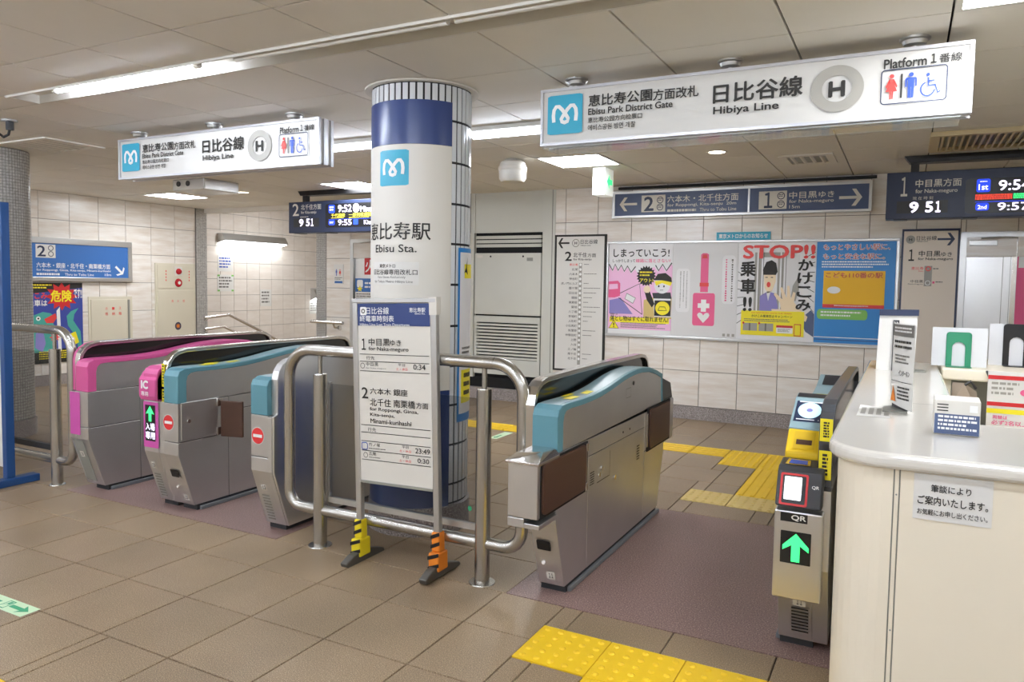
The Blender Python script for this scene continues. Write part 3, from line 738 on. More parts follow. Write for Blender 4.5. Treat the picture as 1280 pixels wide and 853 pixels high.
# ================================================================== HANGING SIGNS
def gate_sign(dx, label, mounts, right_layers=False):
    t = thing('hanging_sign', (3.2 + dx, .70, 2.3), label, 'sign', 'hanging gate signs')
    x0, x1, z0, z1 = 2.215 + dx, 4.19 + dx, 2.15, 2.445
    box('sign_box', (x0 + .012, x1 - .012, .652, .768, z0 + .012, z1 - .006), M_sign, t)
    for yy, nm in ((.64, 'front'), (.756, 'rear')):
        mb = MB().box(x0, x1, yy, yy + .024, z1 - .014, z1).box(x0, x1, yy, yy + .024, z0, z0 + .014).box(x0, x0 + .014, yy, yy + .024, z0 + .014, z1 - .014).box(x1 - .014, x1, yy, yy + .024, z0 + .014, z1 - .014)
        mb.build('sign_frame', M_signfr, t)
    box('middle_band', (x0, x1, .69, .73, z0 + .004, z1 - .002), M_signfr, t)
    for mx in mounts:
        MB().lathe([(.012, z1 - .004), (.012, 2.465), (.045, 2.47), (.05, 2.486), (.06, 2.49), (.06, 2.5)], mx + dx, .71, 20).build('ceiling_mount', M_alu, t, smooth=True)
    mp = planeY(.645)
    X = lambda v: v + dx
    logo(t, mp, X(2.256), 2.409, X(2.455), 2.206)
    for s, a, zt, b, zb, bo in (('恵比寿公園', 2.487, 2.393, 2.827, 2.333, .02), ('方面改札', 2.831, 2.385, 3.057, 2.330, .016), ('Ebisu Park District Gate', 2.487, 2.325, 2.931, 2.291, .02), ('恵比寿公园方向检票口', 2.486, 2.279, 2.777, 2.251, .012), ('에비스공원 방면 개찰', 2.487, 2.241, 2.743, 2.211, .012), ('日比谷線', 3.126, 2.379, 3.53, 2.286, .022), ('Hibiya Line', 3.129, 2.272, 3.428, 2.226, .02), ('Platform', 3.856, 2.405, 4.019, 2.363, .022), ('1', 4.033, 2.408, 4.055, 2.368, .03), ('番線', 4.064, 2.404, 4.148, 2.367, .014)):
        text(t, mp, s, X(a), zt, X(b), zb, M_ink, bo)
    rg = ring2(t, mp, X(3.672), 2.302, .102, .058, M_ring, .001, 'line_ring', 40, 1.07)
    text(t, mp, 'H', X(3.637), 2.336, X(3.706), 2.264, M_ink, .035)
    outline(t, mp, rrect(X(3.849), 2.358, X(4.096), 2.214, .014), .005, M_navydark, .001, 'pictogram_border')
    man(t, mp, X(3.866), 2.34, X(3.912), 2.234, M_red, woman=True); rect(t, mp, X(3.923), 2.337, X(3.931), 2.235, M_ink, .0015, 'divider'); man(t, mp, X(3.94), 2.34, X(3.986), 2.233, M_bluefig)
    wheelchair(t, mp, X(3.998), 2.331, X(4.075), 2.235, M_bluefig)
    return t
big = gate_sign(0, 'large white hanging gate sign with platform 1 at upper right', (2.39, 3.19, 3.97))
sml = gate_sign(-3.525, 'smaller looking white hanging gate sign at upper left', (2.37, 3.17, 3.92))
cov = MB().box(2.25, 4.15, .60, .80, 2.128, 2.134)
tag(cov.build('clear_drip_tray', M_acryl), 'clear plastic tray hanging under the big white sign', 'tray')

# guidance sign fixed to back wall
ws = thing('wall_guide_sign', (2.4, 4.83, 2.29), 'long slate blue guide sign with two arrows on back wall', 'sign')
MB().box(1.095, 3.665, 4.80, 4.87, 2.145, 2.168).box(1.095, 3.665, 4.80, 4.87, 2.405, 2.432).box(1.095, 1.125, 4.80, 4.87, 2.168, 2.405).box(3.64, 3.665, 4.80, 4.87, 2.168, 2.405).build('sign_frame', M_alu, ws)
box('left_panel', (1.125, 2.538, 4.806, 4.87, 2.168, 2.405), M_slate, ws); box('divider', (2.538, 2.556, 4.802, 4.87, 2.168, 2.405), M_alu, ws); box('right_panel', (2.556, 3.64, 4.806, 4.87, 2.168, 2.405), M_slate, ws)
mp = planeY(4.806)
arrow(ws, mp, 1.18, 2.366, 1.378, 2.218, 180, M_pale); rect(ws, mp, 1.427, 2.379, 1.688, 2.201, M_pale, .001, 'number_plate'); text(ws, mp, '2', 1.455, 2.365, 1.562, 2.212, M_navydark, .02, .002)
for cz in (2.325, 2.25): ring2(ws, mp, 1.632, cz, .036, .028, M_navydark, .002, 'station_mark'); smalllines(ws, mp, 1.612, cz + .016, 1.652, cz - .016, 2, M_navydark, .002)
text(ws, mp, '六本木・北千住方面', 1.71, 2.368, 2.444, 2.293, M_pale, .008); text(ws, mp, 'for Roppongi, Kita-senju  20m', 1.712, 2.283, 2.424, 2.243, M_pale, .008); text(ws, mp, 'Thru to Tobu Line', 2.054, 2.227, 2.426, 2.192, M_pale, .004)
smalllines(ws, mp, 1.712, 2.222, 2.03, 2.194, 1, M_pale, .0016, .9)
rect(ws, mp, 2.644, 2.369, 2.909, 2.191, M_pale, .001, 'number_plate'); text(ws, mp, '1', 2.695, 2.358, 2.775, 2.203, M_navydark, .02, .002)
for cz in (2.32, 2.238): ring2(ws, mp, 2.855, cz, .036, .028, M_navydark, .002, 'station_mark'); smalllines(ws, mp, 2.835, cz + .016, 2.875, cz - .016, 2, M_navydark, .002)
text(ws, mp, '中目黒', 2.93, 2.355, 3.185, 2.287, M_pale, .008); text(ws, mp, 'ゆき', 3.2, 2.348, 3.338, 2.29, M_pale, .008); text(ws, mp, 'for Naka-meguro', 2.932, 2.278, 3.336, 2.236, M_pale, .008); text(ws, mp, '15m', 2.934, 2.225, 3.031, 2.193, M_pale, .004)
arrow(ws, mp, 3.383, 2.36, 3.583, 2.2, 0, M_pale)
wd = MB().tube([(1.15, 4.85, 2.47), (3.7, 4.85, 2.47)], .016, 8); tag(wd.build('cable_conduit', M_dark, None, smooth=True), 'dark cable conduit above the slate guide sign', 'conduit')

# departure boards
def board(x0, x1, label):
    t = thing('departure_board', ((x0 + x1) / 2, 3.95, 2.2), label, 'display', 'departure boards')
    box('casing', (x0, x1, 3.9, 4.08, 1.99, 2.365), M_navydark, t, .004)
    for q in (.06, .55): MB().box(x0 + q, x0 + q + .1, 3.93, 4.05, 1.984, 1.9905).build('foot_tab', M_dark, t)
    for xx in (x0 + .17, x1 - .3): box('hanger', (xx, xx + .06, 3.96, 4.02, 2.365, 2.5), M_dark, t)
    mb = MB().prism([(x0 + .12, 2.5), (x1 - .1, 2.5), (x1 - .16, 2.455), (x1 - .22, 2.44), (x0 + .16, 2.445)], 'y', 3.93, 4.05); mb.build('cable_cover', M_black, t)
    return t
b1 = board(3.808, 5.1, 'navy departure board for platform 1 showing 9:54')
mp = planeY(3.9)
text(b1, mp, '1', 3.912, 2.327, 3.96, 2.171, M_pale, .01); text(b1, mp, '中目黒方面', 4.016, 2.302, 4.337, 2.239, M_pale, .012); text(b1, mp, 'for Naka-meguro', 4.018, 2.225, 4.311, 2.183, M_pale, .012); text(b1, mp, '現 在 時 刻', 4.0, 2.166, 4.144, 2.139, M_pale, 0)
rect(b1, mp, 3.887, 2.132, 4.25, 2.033, M_dark, .001, 'clock_window')
text(b1, mp, '9', 3.979, 2.125, 4.045, 2.036, M_led_w, .03); text(b1, mp, '51', 4.089, 2.125, 4.213, 2.036, M_led_w, .03)
poly(b1, mp, rrect(4.365, 2.29, 5.05, 2.02, .03), M_black, .001, 'screen')
poly(b1, mp, rrect(4.438, 2.285, 4.53, 2.183, .015), M_led_b, .002, 'badge'); text(b1, mp, '1st', 4.452, 2.245, 4.516, 2.2, M_led_w, .02, .003); smalllines(b1, mp, 4.46, 2.268, 4.51, 2.256, 1, M_led_w, .003)
text(b1, mp, '9:54', 4.584, 2.27, 4.79, 2.19, M_led_w, .015, .003)
smalllines(b1, mp, 4.433, 2.165, 4.675, 2.122, 3, M_led_r, .003, .8, ragged=0); smalllines(b1, mp, 4.683, 2.165, 4.98, 2.124, 3, M_led_g, .003, .8, ragged=0)
rect(b1, mp, 4.434, 2.11, 5.04, 2.105, M_led_b, .002, 'screen_line'); poly(b1, mp, rrect(4.438, 2.099, 4.527, 2.041, .015), M_led_b, .002, 'badge'); text(b1, mp, '2nd', 4.452, 2.083, 4.512, 2.052, M_led_w, .015, .003); text(b1, mp, '9:57', 4.583, 2.098, 4.79, 2.037, M_led_w, .012, .003)
b2 = board(-2.778, -1.2, 'navy departure board for platform 2 showing 9:52, left of the pillar')
text(b2, mp, '2', -2.714, 2.345, -2.612, 2.197, M_pale, .01); text(b2, mp, '北千住方面', -2.576, 2.333, -2.257, 2.268, M_pale, .01); text(b2, mp, 'for Kita-senju', -2.576, 2.255, -2.334, 2.21, M_pale, .01); smalllines(b2, mp, -2.59, 2.187, -2.45, 2.167, 1, M_pale)
rect(b2, mp, -2.698, 2.165, -2.288, 2.06, M_dark, .001, 'clock_window'); text(b2, mp, '9', -2.608, 2.158, -2.538, 2.066, M_led_w, .03); text(b2, mp, '51', -2.5, 2.16, -2.365, 2.068, M_led_w, .03)
poly(b2, mp, rrect(-2.19, 2.325, -1.24, 2.045, .03), M_black, .001, 'screen')
for zt, zb in ((2.313, 2.217), (2.134, 2.074)): poly(b2, mp, rrect(-2.14, zt, -2.045, zb, .015), M_led_b, .002, 'badge'); smalllines(b2, mp, -2.125, zt - .02, -2.06, zb + .015, 2, M_led_w, .003)
text(b2, mp, '9:52', -1.995, 2.308, -1.79, 2.223, M_led_w, .015, .003); text(b2, mp, '9:55', -1.995, 2.137, -1.79, 2.068, M_led_w, .012, .003)
disc2(b2, mp, -1.725, 2.266, .047, .052, M_led_w, .002, 'line_badge'); text(b2, mp, '21', -1.75, 2.285, -1.7, 2.245, M_led_b, .01, .003); text(b2, mp, 'Mina', -1.66, 2.285, -1.5, 2.22, M_led_w, .01, .003)
text(b2, mp, '千代田線', -2.1, 2.21, -1.89, 2.165, M_led_y, .01, .003); text(b2, mp, '一部列車遅延', -1.83, 2.21, -1.5, 2.165, M_led_y, .01, .003); smalllines(b2, mp, -2.1, 2.16, -1.9, 2.148, 1, M_led_y, .003); smalllines(b2, mp, -1.83, 2.16, -1.52, 2.148, 1, M_led_y, .003)
rect(b2, mp, -2.14, 2.143, -1.3, 2.139, M_led_b, .002, 'screen_line'); poly(b2, mp, rrect(-1.765, 2.135, -1.695, 2.072, .012), M_led_b, .002, 'badge'); text(b2, mp, 'Kita', -1.607, 2.122, -1.49, 2.073, M_led_w, .01, .003)
# exit sign, ceiling loudspeaker, detectors
ex = thing('exit_sign', (1.45, 3.6, 2.37), 'small lit white exit box with green arrow hanging from ceiling', 'sign')
MB().box(1.38, 1.5, 3.5, 3.72, 2.245, 2.49).build('lamp_box', M_signlit, ex)
mpx = planeX(1.5); poly(ex, mpx, [(3.55, 2.37), (3.62, 2.44), (3.62, 2.395), (3.69, 2.395), (3.69, 2.345), (3.62, 2.345), (3.62, 2.3)], M_led_g, .001, 'arrow')
lsx = thing('ceiling_speaker', (.885, 2.8, 2.4), 'white cylindrical loudspeaker hanging from ceiling right of pillar', 'speaker')
MB().lathe([(.0, 2.30), (.1, 2.305), (.118, 2.33), (.122, 2.42), (.11, 2.47), (.06, 2.5)], .885, 2.85, 28).build('speaker_body', M_fixture, lsx, smooth=True)
MB().lathe([(.122, 2.40), (.126, 2.405), (.126, 2.43), (.122, 2.435)], .885, 2.85, 28).build('band', M_ceil, lsx, smooth=True)
fb = thing('ceiling_projector', (-3.1, 2.85, 2.44), 'grey boxy unit with two knobs under the left ceiling', 'ceiling unit')
MB().box(-3.25, -2.75, 2.62, 3.1, 2.38, 2.5).build('unit_body', M_alu, fb, bevel=.01)
for x_ in (-3.15, -3.0): MB().disc((x_, 2.612, 2.45), (0, 1, 0), .03, 12, .03).build('knob', M_dark, fb)
hk = thing('ceiling_cable', (-1.6, .03, 2.46), 'black cable looping from a ceiling box at upper left', 'cable')
MB().tube([(-1.6, .03, 2.5), (-1.6, .03, 2.488)], .05, 16).build('cap', M_alu, hk, smooth=True); MB().tube([(-1.6, .03, 2.488), (-1.6, .03, 2.43)], .025, 12).build('plug', M_dark, hk, smooth=True)
MB().tube([(-1.6, .03, 2.44), (-1.62, .03, 2.40), (-1.66, .02, 2.385), (-1.7, .01, 2.41), (-1.72, 0, 2.45), (-1.72, 0, 2.49)], .009, 8).build('loop', M_black, hk, smooth=True)
def grille(x0, x1, y0, y1, label, m, slats, box_d=.012):
    t = thing('ceiling_vent', ((x0 + x1) / 2, (y0 + y1) / 2, CZ), label, 'vent', 'ceiling vents')
    z0, z1 = CZ - box_d, CZ
    MB().box(x0, x1, y0, y0 + .06, z0, z1).box(x0, x1, y1 - .06, y1, z0, z1).box(x0, x0 + .06, y0 + .06, y1 - .06, z0, z1).box(x1 - .06, x1, y0 + .06, y1 - .06, z0, z1).build('frame', m, t)
    box('dark_inner', (x0 + .06, x1 - .06, y0 + .06, y1 - .06, z1 - .003, z1 - .001), M_greydark, t)
    for k in range(slats):
        c = x0 + .06 + (x1 - x0 - .12) * (k + .5) / slats
        MB().prism([(c - .012, z0), (c + .002, z0), (c + .014, z1 - .003), (c, z1 - .003)], 'y', y0 + .06, y1 - .06).build('slat', m, t)
    return t
grille(4.09, 4.95, 2.95, 3.65, 'beige air conditioner grille above the platform 1 board', M_beige, 18, .03)
grille(-2.66, -2.0, .5, 1.0, 'pale ceiling grille near the mosaic column', M_ceil, 6)
grille(3.0, 3.42, 3.52, 4.02, 'pale ceiling hatch near the slate guide sign', M_ceil, 4)

# ================================================================== TICKET GATES
OUT = [(-.05, .672), (-.05, .835), (-.036, .864), (.0, .879), (.06, .881), (.23, .878), (.36, .879), (.47, .884), (.60, .897), (.73, .915), (.83, .928), (.92, .936), (1.05, .942), (1.14, .941), (1.28, .93), (1.42, .9), (1.54, .866), (1.56, .69)]
INN = [(.012, .672), (.012, .80), (.022, .832), (.045, .848), (.08, .852), (.23, .85), (.36, .851), (.47, .856), (.60, .869), (.73, .887), (.83, .9), (.92, .908), (1.05, .914), (1.13, .913), (1.27, .903), (1.41, .874), (1.515, .843), (1.535, .69)]
HO = [(-.02, .67), (-.02, .87), (-.008, .915), (.02, .95), (.06, .973), (.12, .985), (.8, .99), (1.52, .985), (1.6, .972), (1.645, .945), (1.67, .9), (1.68, .84), (1.68, .69)]
HI = [(.004, .67), (.004, .868), (.016, .905), (.038, .933), (.072, .951), (.126, .961), (.8, .966), (1.515, .961), (1.588, .95), (1.626, .928), (1.648, .89), (1.656, .838), (1.656, .69)]
def front_map(z):
    return -.05 if z > .36 else -.05 + (.36 - z) / .33 * .11
def mpF(a, z, e):                       # the gates' front: upright above, slanting back at the foot
    return (a, front_map(z) - e, z)
def half(t, lane, sg, trim, topm, upper=True):
    """one reader half: lane = x of the lane face, sg = +1 when the lane lies on the +x side"""
    X = lambda u: lane - sg * u
    def px(mbd, poly_, u0, u1): return mbd.prism(poly_, 'x', min(X(u0), X(u1)), max(X(u0), X(u1)))
    core = MB(); px(core, [(.07, .04), (-.035, .36), (-.035, .67), (1.53, .67), (1.59, .4), (1.49, .04)], .006, .124); core.build('core', M_gap, t)
    if upper:
        mb = MB().band(OUT, INN, 'x', min(X(0), X(.125)), max(X(0), X(.125))); mb.build('trim', trim, t, bevel=.004)
        up_ = MB(); px(up_, INN, .004, .122); up_.build('upper_panel', M_steel, t)
        tp = MB().band([(a, b + .0015) for a, b in OUT[3:-2]], [(a, b - .004) for a, b in OUT[3:-2]], 'x', min(X(.018), X(.118)), max(X(.018), X(.118))); tp.build('top_plate', topm, t)
    for y0, y1, z0, z1 in ((-.05, .322, .44, .67), (.326, 1.198, .586, .67), (1.202, 1.56, .44, .67), (.326, 1.198, .035, .582)):
        b_ = MB(); px(b_, [(y0, z0), (y1, z0), (y1, z1), (y0, z1)], .002, .13); b_.build('side_panel', M_steel, t, bevel=.002)
    f_ = MB(); px(f_, [(.06, .035), (-.05, .36), (-.05, .436), (.322, .436), (.322, .035)], .002, .13); f_.build('front_foot', M_steel, t, bevel=.003)
    f_ = MB(); px(f_, [(1.202, .035), (1.202, .436), (1.6, .436), (1.6, .36), (1.49, .035)], .002, .13); f_.build('rear_foot', M_steel, t, bevel=.003)
    pl = MB(); px(pl, [(.085, 0), (.085, .036), (1.47, .036), (1.47, 0)], .006, .13); pl.build('plinth', M_plinth, t)
    fs = MB(); px(fs, [(.1, 0), (.1, .022), (1.5, .022), (1.5, 0)], -.012, .006); fs.build('floor_strip', M_strip, t, bevel=.004)
def hood(t, x0, x1, rim=M_chrome):
    MB().band(HO, HI, 'x', x0, x1).build('hood_rim', rim, t, bevel=.004)
    MB().prism(HI, 'x', (x0 + x1) / 2 - .008, (x0 + x1) / 2 + .008).build('hood_panel', M_smoke, t)
def plates(t, a0, a1, number=None, slot=True, vents=False, zs=.245):
    c = (a0 + a1) / 2
    if slot:
        poly(t, mpF, rrect(c - .042, zs + .025, c + .042, zs - .055, .004), M_steel_h, .002, 'slot_plate')
        poly(t, mpF, rrect(c - .034, zs + .018, c + .034, zs - .03, .006), M_black, .006, 'coin_slot')
        MB().disc((c - .012, front_map(.15) - .008, .15), (0, 1, -.3), .009, 14, .006).build('keylock', M_chrome, t)
    if vents:
        for k in range(9): rect(t, mpF, c - .026, .215 - .018 * k, c + .03, .206 - .018 * k, M_greydark, .003, 'vent_slot')
    if number:
        nx, nz = number[1], number[2]
        n_ = rect(t, mpF, nx - .02, nz + .02, nx + .02, nz - .02, M_pale, .003, 'number_plate')
        text(n_, mpF, number[0], nx - .013, nz + .012, nx + .013, nz - .012, M_ink, .02, .0045)
def stickers(t, lane, sg, m=M_yelprint):
    for y0, y1, u0, u1 in ((.16, .27, .03, .075), (.22, .33, .085, .11), (.36, .45, .03, .07)):
        z = .8815 if y0 < .3 else .8825
        rect(t, lambda a, b, e: (a, b, .882 + (.0 if b < .36 else (b - .36) * .045) + e), lane - sg * u0, y0, lane - sg * u1, y1, m, .0015, 'sticker')
def no_entry(t, ca, cz, r):
    d = disc2(t, mpF, ca, cz, r * 1.08, r * 1.08, M_white, .002, 'no_entry_mark'); disc2(d, mpF, ca, cz, r, r, M_signred, .0028, 'red_disc'); rect(d, mpF, ca - r * .74, cz + r * .19, ca + r * .74, cz - r * .19, M_white, .0036, 'white_bar')

# gate 11 left of the wide lane
g11 = thing('ticket_gate', (2.58, .75, 0), 'stainless ticket gate number 11 with teal trim left of the wide lane', 'ticket gate', 'ticket gates')
half(g11, 2.66, 1, M_teal, M_tealtop); hood(g11, 2.475, 2.53)
plates(g11, 2.52, 2.65, ('11', 2.6, .085)); stickers(g11, 2.66, 1)
def flap_box(t, y0, y1, z0=.395, z1=.66, lid=True):
    a, b = min(y0, y1), max(y0, y1)
    MB().box(2.522, 2.664, a, b, z0 + .045, z1).box(2.522, 2.60, a, b, z0, z0 + .045).build('flap_box', M_steel_h, t, bevel=.004)
MB().box(2.522, 2.662, -.25, -.06, .43, .66).build('flap_box', M_steel_h, g11, bevel=.004)
MB().box(2.522, 2.60, -.25, -.06, .388, .428).box(2.60, 2.672, -.25, -.06, .388, .41).build('flap_box_base', M_steel_h, g11, bevel=.003)
MB().add([(2.512, -.262, .66), (2.672, -.262, .66), (2.672, -.05, .66), (2.512, -.05, .66), (2.512, -.262, .672), (2.672, -.262, .672), (2.672, -.05, .672), (2.512, -.05, .672), (2.545, -.22, .70), (2.64, -.16, .70), (2.65, -.06, .70), (2.545, -.06, .70)],
         [(0, 3, 2, 1), (0, 1, 5, 4), (1, 2, 6, 5), (2, 3, 7, 6), (3, 0, 4, 7), (4, 5, 9, 8), (5, 6, 10, 9), (6, 7, 11, 10), (7, 4, 8, 11), (8, 9, 10, 11)]).build('box_lid', M_chrome, g11, bevel=.002)
def flap(t, xf, y0, y1, z0, z1, th=.012):
    pts = rrect(y0, z1, y1, z0, .028); MB().prism(pts, 'x', xf, xf + th).build('flap', M_brown, t, bevel=.004)
MB().box(2.6585, 2.6635, -.225, .30, .425, .668).build('flap_recess', M_gap, g11)
flap(g11, 2.662, -.215, .262, .44, .66)
MB().box(2.66, 2.672, .265, .295, .62, .66).box(2.66, 2.672, .265, .295, .43, .47).box(2.662, 2.668, .275, .285, .47, .62).build('flap_hinge', M_chrome, g11, bevel=.003)
MB().box(2.52, 2.663, 1.56, 1.80, .42, .69).build('rear_flap_box', M_steel_h, g11, bevel=.012)
MB().prism([(1.55, .69), (1.79, .69), (1.74, .79), (1.55, .84)], 'x', 2.5, 2.655).build('rear_cap', M_black, g11, bevel=.004)
MB().box(2.6585, 2.6645, 1.24, 1.71, .43, .69).build('flap_recess', M_gap, g11)
flap(g11, 2.662, 1.262, 1.68, .445, .68)
MB().box(2.66, 2.668, 1.225, 1.24, .46, .66).build('flap_hinge', M_chrome, g11)
mps = planeX(2.6585)
for y0, z1, y1, z0 in ((.34, .495, .43, .41),): smalllines(g11, mps, .345, .50, .40, .43, 6, M_gap, .001, .5, 'speaker_grille', 0)
outline(g11, mps, [(.44, .43), (.62, .43), (.62, .56)], .004, M_gap, .001, 'hatch_seam', False)
for y_, z_ in ((.47, .465), (.505, .49)): MB().disc((2.656, y_, z_), (1, 0, 0), .012, 14, .008).build('keylock', M_chrome, g11)
MB().disc((2.656, .70, .40), (1, 0, 0), .014, 14, .007).build('keylock', M_chrome, g11)
MB().disc((2.654, .98, .87), (1, 0, 0), .012, 14, .006).build('sensor', M_black, g11)
outline(g11, planeX(2.656), rrect(.86, .85, .94, .80, .003), .003, M_greydark, .001, 'sensor_window')
smalllines(g11, mps, 1.06, .5, 1.11, .41, 6, M_gap, .001, .5, 'speaker_grille', 0)
for y_ in (.82, .93): MB().disc((2.657, y_, .62), (1, 0, 0), .006, 10, .003).build('screw', M_black, g11)

# gate 12 - 13: double gate, pink on its left lane, teal on its right lane
g13 = thing('ticket_gate', (.05, .75, 0), 'double ticket gate with pink IC half and teal half between two lanes', 'ticket gate', 'ticket gates')
half(g13, .205, 1, M_teal, M_tealtop); half(g13, -.105, -1, M_pink, M_pink); hood(g13, .024, .074)
MB().prism([(-.052, .672), (-.062, .70), (-.062, .80), (-.03, .845), (.0, .86), (.1, .86), (.1, .672)], 'x', -.135, .02).build('ic_reader_head', M_pink, g13, bevel=.008)
mpi = planeY(-.063)
text(g13, mpi, 'IC', -.108, .795, -.042, .742, M_white, .05); text(g13, mpi, '専用', -.108, .728, -.042, .70, M_white, .01)
rect(g13, mpF, -.105, .664, .03, .385, M_pinkd, .0015, 'pink_panel'); rect(g13, mpF, -.088, .645, .004, .425, M_black, .003, 'led_panel')
poly(g13, mpF, [(-.042, .64), (-.004, .59), (-.03, .595), (-.03, .545), (-.054, .545), (-.054, .595), (-.08, .59)], M_led_g, .0042, 'led_arrow')
text(g13, mpF, '入場', -.084, .535, .0, .49, M_led_w, .01, .0042); text(g13, mpF, '専用', -.084, .482, .0, .437, M_led_w, .01, .0042)
for z0 in (.90, .745):
    rect(g13, lambda a, z, e: (a, -.021 - e, z), .03, z0, .055, z0 - .14, M_yelprint, .003, 'warning_tape'); smalllines(g13, lambda a, z, e: (a, -.021 - e, z), .036, z0 - .01, .05, z0 - .13, 7, M_ink, .004, .6, ragged=0)
no_entry(g13, .122, .555, .045)
plates(g13, .05, .2, ('12', .16, .085)); plates(g13, -.1, .0, ('13', -.055, .27), slot=False, vents=True)
stickers(g13, .205, 1)
MB().prism([(.06, .035), (-.046, .36), (-.046, .67), (1.5, .67), (1.5, .035)], 'x', .024, .076).build('centre_body', M_steel, g13)
box('flap_pocket', (.2, .208, -.03, .24, .45, .675), M_steel, g13, .003)
MB().disc((.206, .02, .56), (1, 0, 0), .012, 16, .01).build('keylock', M_chrome, g13)
for z0 in (.62, .44): box('hinge_block', (.19, .215, .225, .27, z0, z0 + .05), M_chrome, g13, .004)
MB().prism([(.215, .255), (.222, .245), (.365, .285), (.365, .30), (.35, .302)], 'z', .43, .655).build('flap', M_brown, g13, bevel=.004)
MB().prism([(-.12, .25), (-.11, .24), (-.02, .4), (-.02, .41)], 'z', .43, .655) 
# gate 12: single gate left of the pillar, lane on its left
g12 = thing('ticket_gate', (.88, .75, 0), 'single ticket gate with teal corner standing left of the pillar railing', 'ticket gate', 'ticket gates')
half(g12, .80, -1, M_teal, M_tealtop); hood(g12, .925, .965, M_steel)
MB().prism([(.062, .035), (-.048, .36), (-.048, .67), (-.02, .68)] + HO[1:8] + [(1.6, .972), (1.645, .945), (1.67, .9), (1.68, .69), (1.6, .436), (1.49, .035)], 'x', .957, .972).build('back_cover', M_steel_h, g12, bevel=.004)
MB().prism([(-.05, .04), (-.05, .66), (.1, .66), (.1, .04)], 'x', .91, .958) 
MB().prism([(.06, .035), (-.05, .36), (-.05, .664), (.2, .664), (.2, .035)], 'x', .927, .957).build('front_post', M_steel, g12, bevel=.002)
no_entry(g12, .855, .555, .045); plates(g12, .81, .91, ('12', .868, .262), slot=False, vents=True)
MB().prism([(.79, .25), (.79, .262), (.45, .30), (.45, .288)], 'z', .43, .655).build('flap', M_brown, g12, bevel=.003)
# gate 14: pink gate at the left
g14 = thing('ticket_gate', (-.75, .75, 0), 'pink trimmed ticket gate nearest the left railing', 'ticket gate', 'ticket gates')
half(g14, -.655, 1, M_pink, M_pink); hood(g14, -.842, -.785, M_chrome)
MB().band([(a - .002, b) for a, b in HO[:6]], HI[:6], 'x', -.852, -.83).build('hood_edge', M_pink, g14, bevel=.003)
rect(g14, mpF, -.842, .664, -.735, .385, M_pinkd, .002, 'pink_panel')
MB().prism([(.06, .035), (-.05, .36), (-.05, .664), (1.5, .664), (1.5, .035)], 'x', -.845, -.788).build('outer_body', M_steel, g14, bevel=.002)
poly(g14, mpF, [(-.825, .35), (-.72, .35), (-.72, .06), (-.825, .06)], M_greydark, .0015, 'vent_plate')
plates(g14, -.83, -.72, ('13', -.775, .25), slot=False, vents=True)
# gate 11 right: QR gate beside the counter
gq = thing('ticket_gate', (3.66, .75, 0), 'ticket gate with QR reader and green arrow beside the counter', 'ticket gate', 'ticket gates')
half(gq, 3.585, -1, M_tealtop, M_tealtop, False); hood(gq, 3.715, 3.765, mat('hood_dark', '#6a6e76', .2, .7))
MB().prism([(.06, .035), (-.05, .36), (-.05, .664), (1.5, .664), (1.5, .035)], 'x', 3.713, 3.768).build('outer_body', M_steel, gq, bevel=.002)
MB().prism([(-.1, .25), (-.1, .585), (.06, .60), (.06, .25)], 'x', 3.578, 3.748).build('display_box', M_steel_h, gq, bevel=.006)
mq = planeY(-.1)
rect(gq, mq, 3.60, .578, 3.695, .545, M_black, .001, 'qr_label'); text(gq, mq, 'QR', 3.638, .573, 3.69, .55, M_white, .025, .002)
poly(gq, mq, rrect(3.603, .51, 3.71, .388, .003), M_black, .001, 'led_panel')
poly(gq, mq, [(3.657, .503), (3.703, .455), (3.703, .437), (3.672, .458), (3.672, .396), (3.642, .396), (3.642, .458), (3.611, .437), (3.611, .455)], M_led_g, .002, 'led_arrow')
MB().prism([(-.105, .60), (-.055, .725), (-.03, .742), (.07, .752), (.07, .60)], 'x', 3.578, 3.742).build('qr_reader', M_dark, gq, bevel=.008)
def mq2(a, z, e):                         # tilted reader face
    return (a, -.105 + (z - .6) / .125 * .05 - e * .93, z + e * .37)
poly(gq, mq2, rrect(3.592, .718, 3.69, .607, .006), M_signred, .0015, 'reader_frame'); poly(gq, mq2, rrect(3.600, .711, 3.682, .614, .004), M_black, .0025, 'reader_window'); poly(gq, mq2, rrect(3.607, .706, 3.668, .626, .003), M_lcd, .0035, 'reader_screen')
text(gq, mq2, 'QR', 3.703, .683, 3.728, .67, M_white, .02, .002)
def mq3(a, b, e): return (a, b, .742 + (b + .03) / .1 * .01 + e)
poly(gq, mq3, [(3.60, -.022), (3.69, -.022), (3.685, .045), (3.605, .045)], M_chrome, .002, 'scanner_frame'); poly(gq, mq3, [(3.612, -.012), (3.678, -.012), (3.675, .035), (3.615, .035)], M_bluefig, .003, 'scanner_glass')
GU = [(.16, .67), (.16, .852), (.36, .947), (.43, .957), (.5, .94), (.7, .892), (1.05, .885), (1.2, .9), (1.4, .94), (1.5, .93), (1.56, .69)]
MB().prism(GU, 'x', 3.588, 3.708).build('upper_panel', M_steel, gq, bevel=.003)
MB().band([(a, b + .002) for a, b in GU[1:-1]], [(a, b - .02) for a, b in GU[1:-1]], 'x', 3.585, 3.712).build('trim', M_tealtop, gq, bevel=.002)
MB().prism([(.07, .745), (.07, .775), (.155, .848), (.2, .852), (.2, .745)], 'x', 3.585, 3.712).build('ticket_slot_block', M_yellow, gq, bevel=.008)
def mq4(a, b, e): return (a, .07 + .085 * b - e * .65, .775 + .073 * b + e * .76)
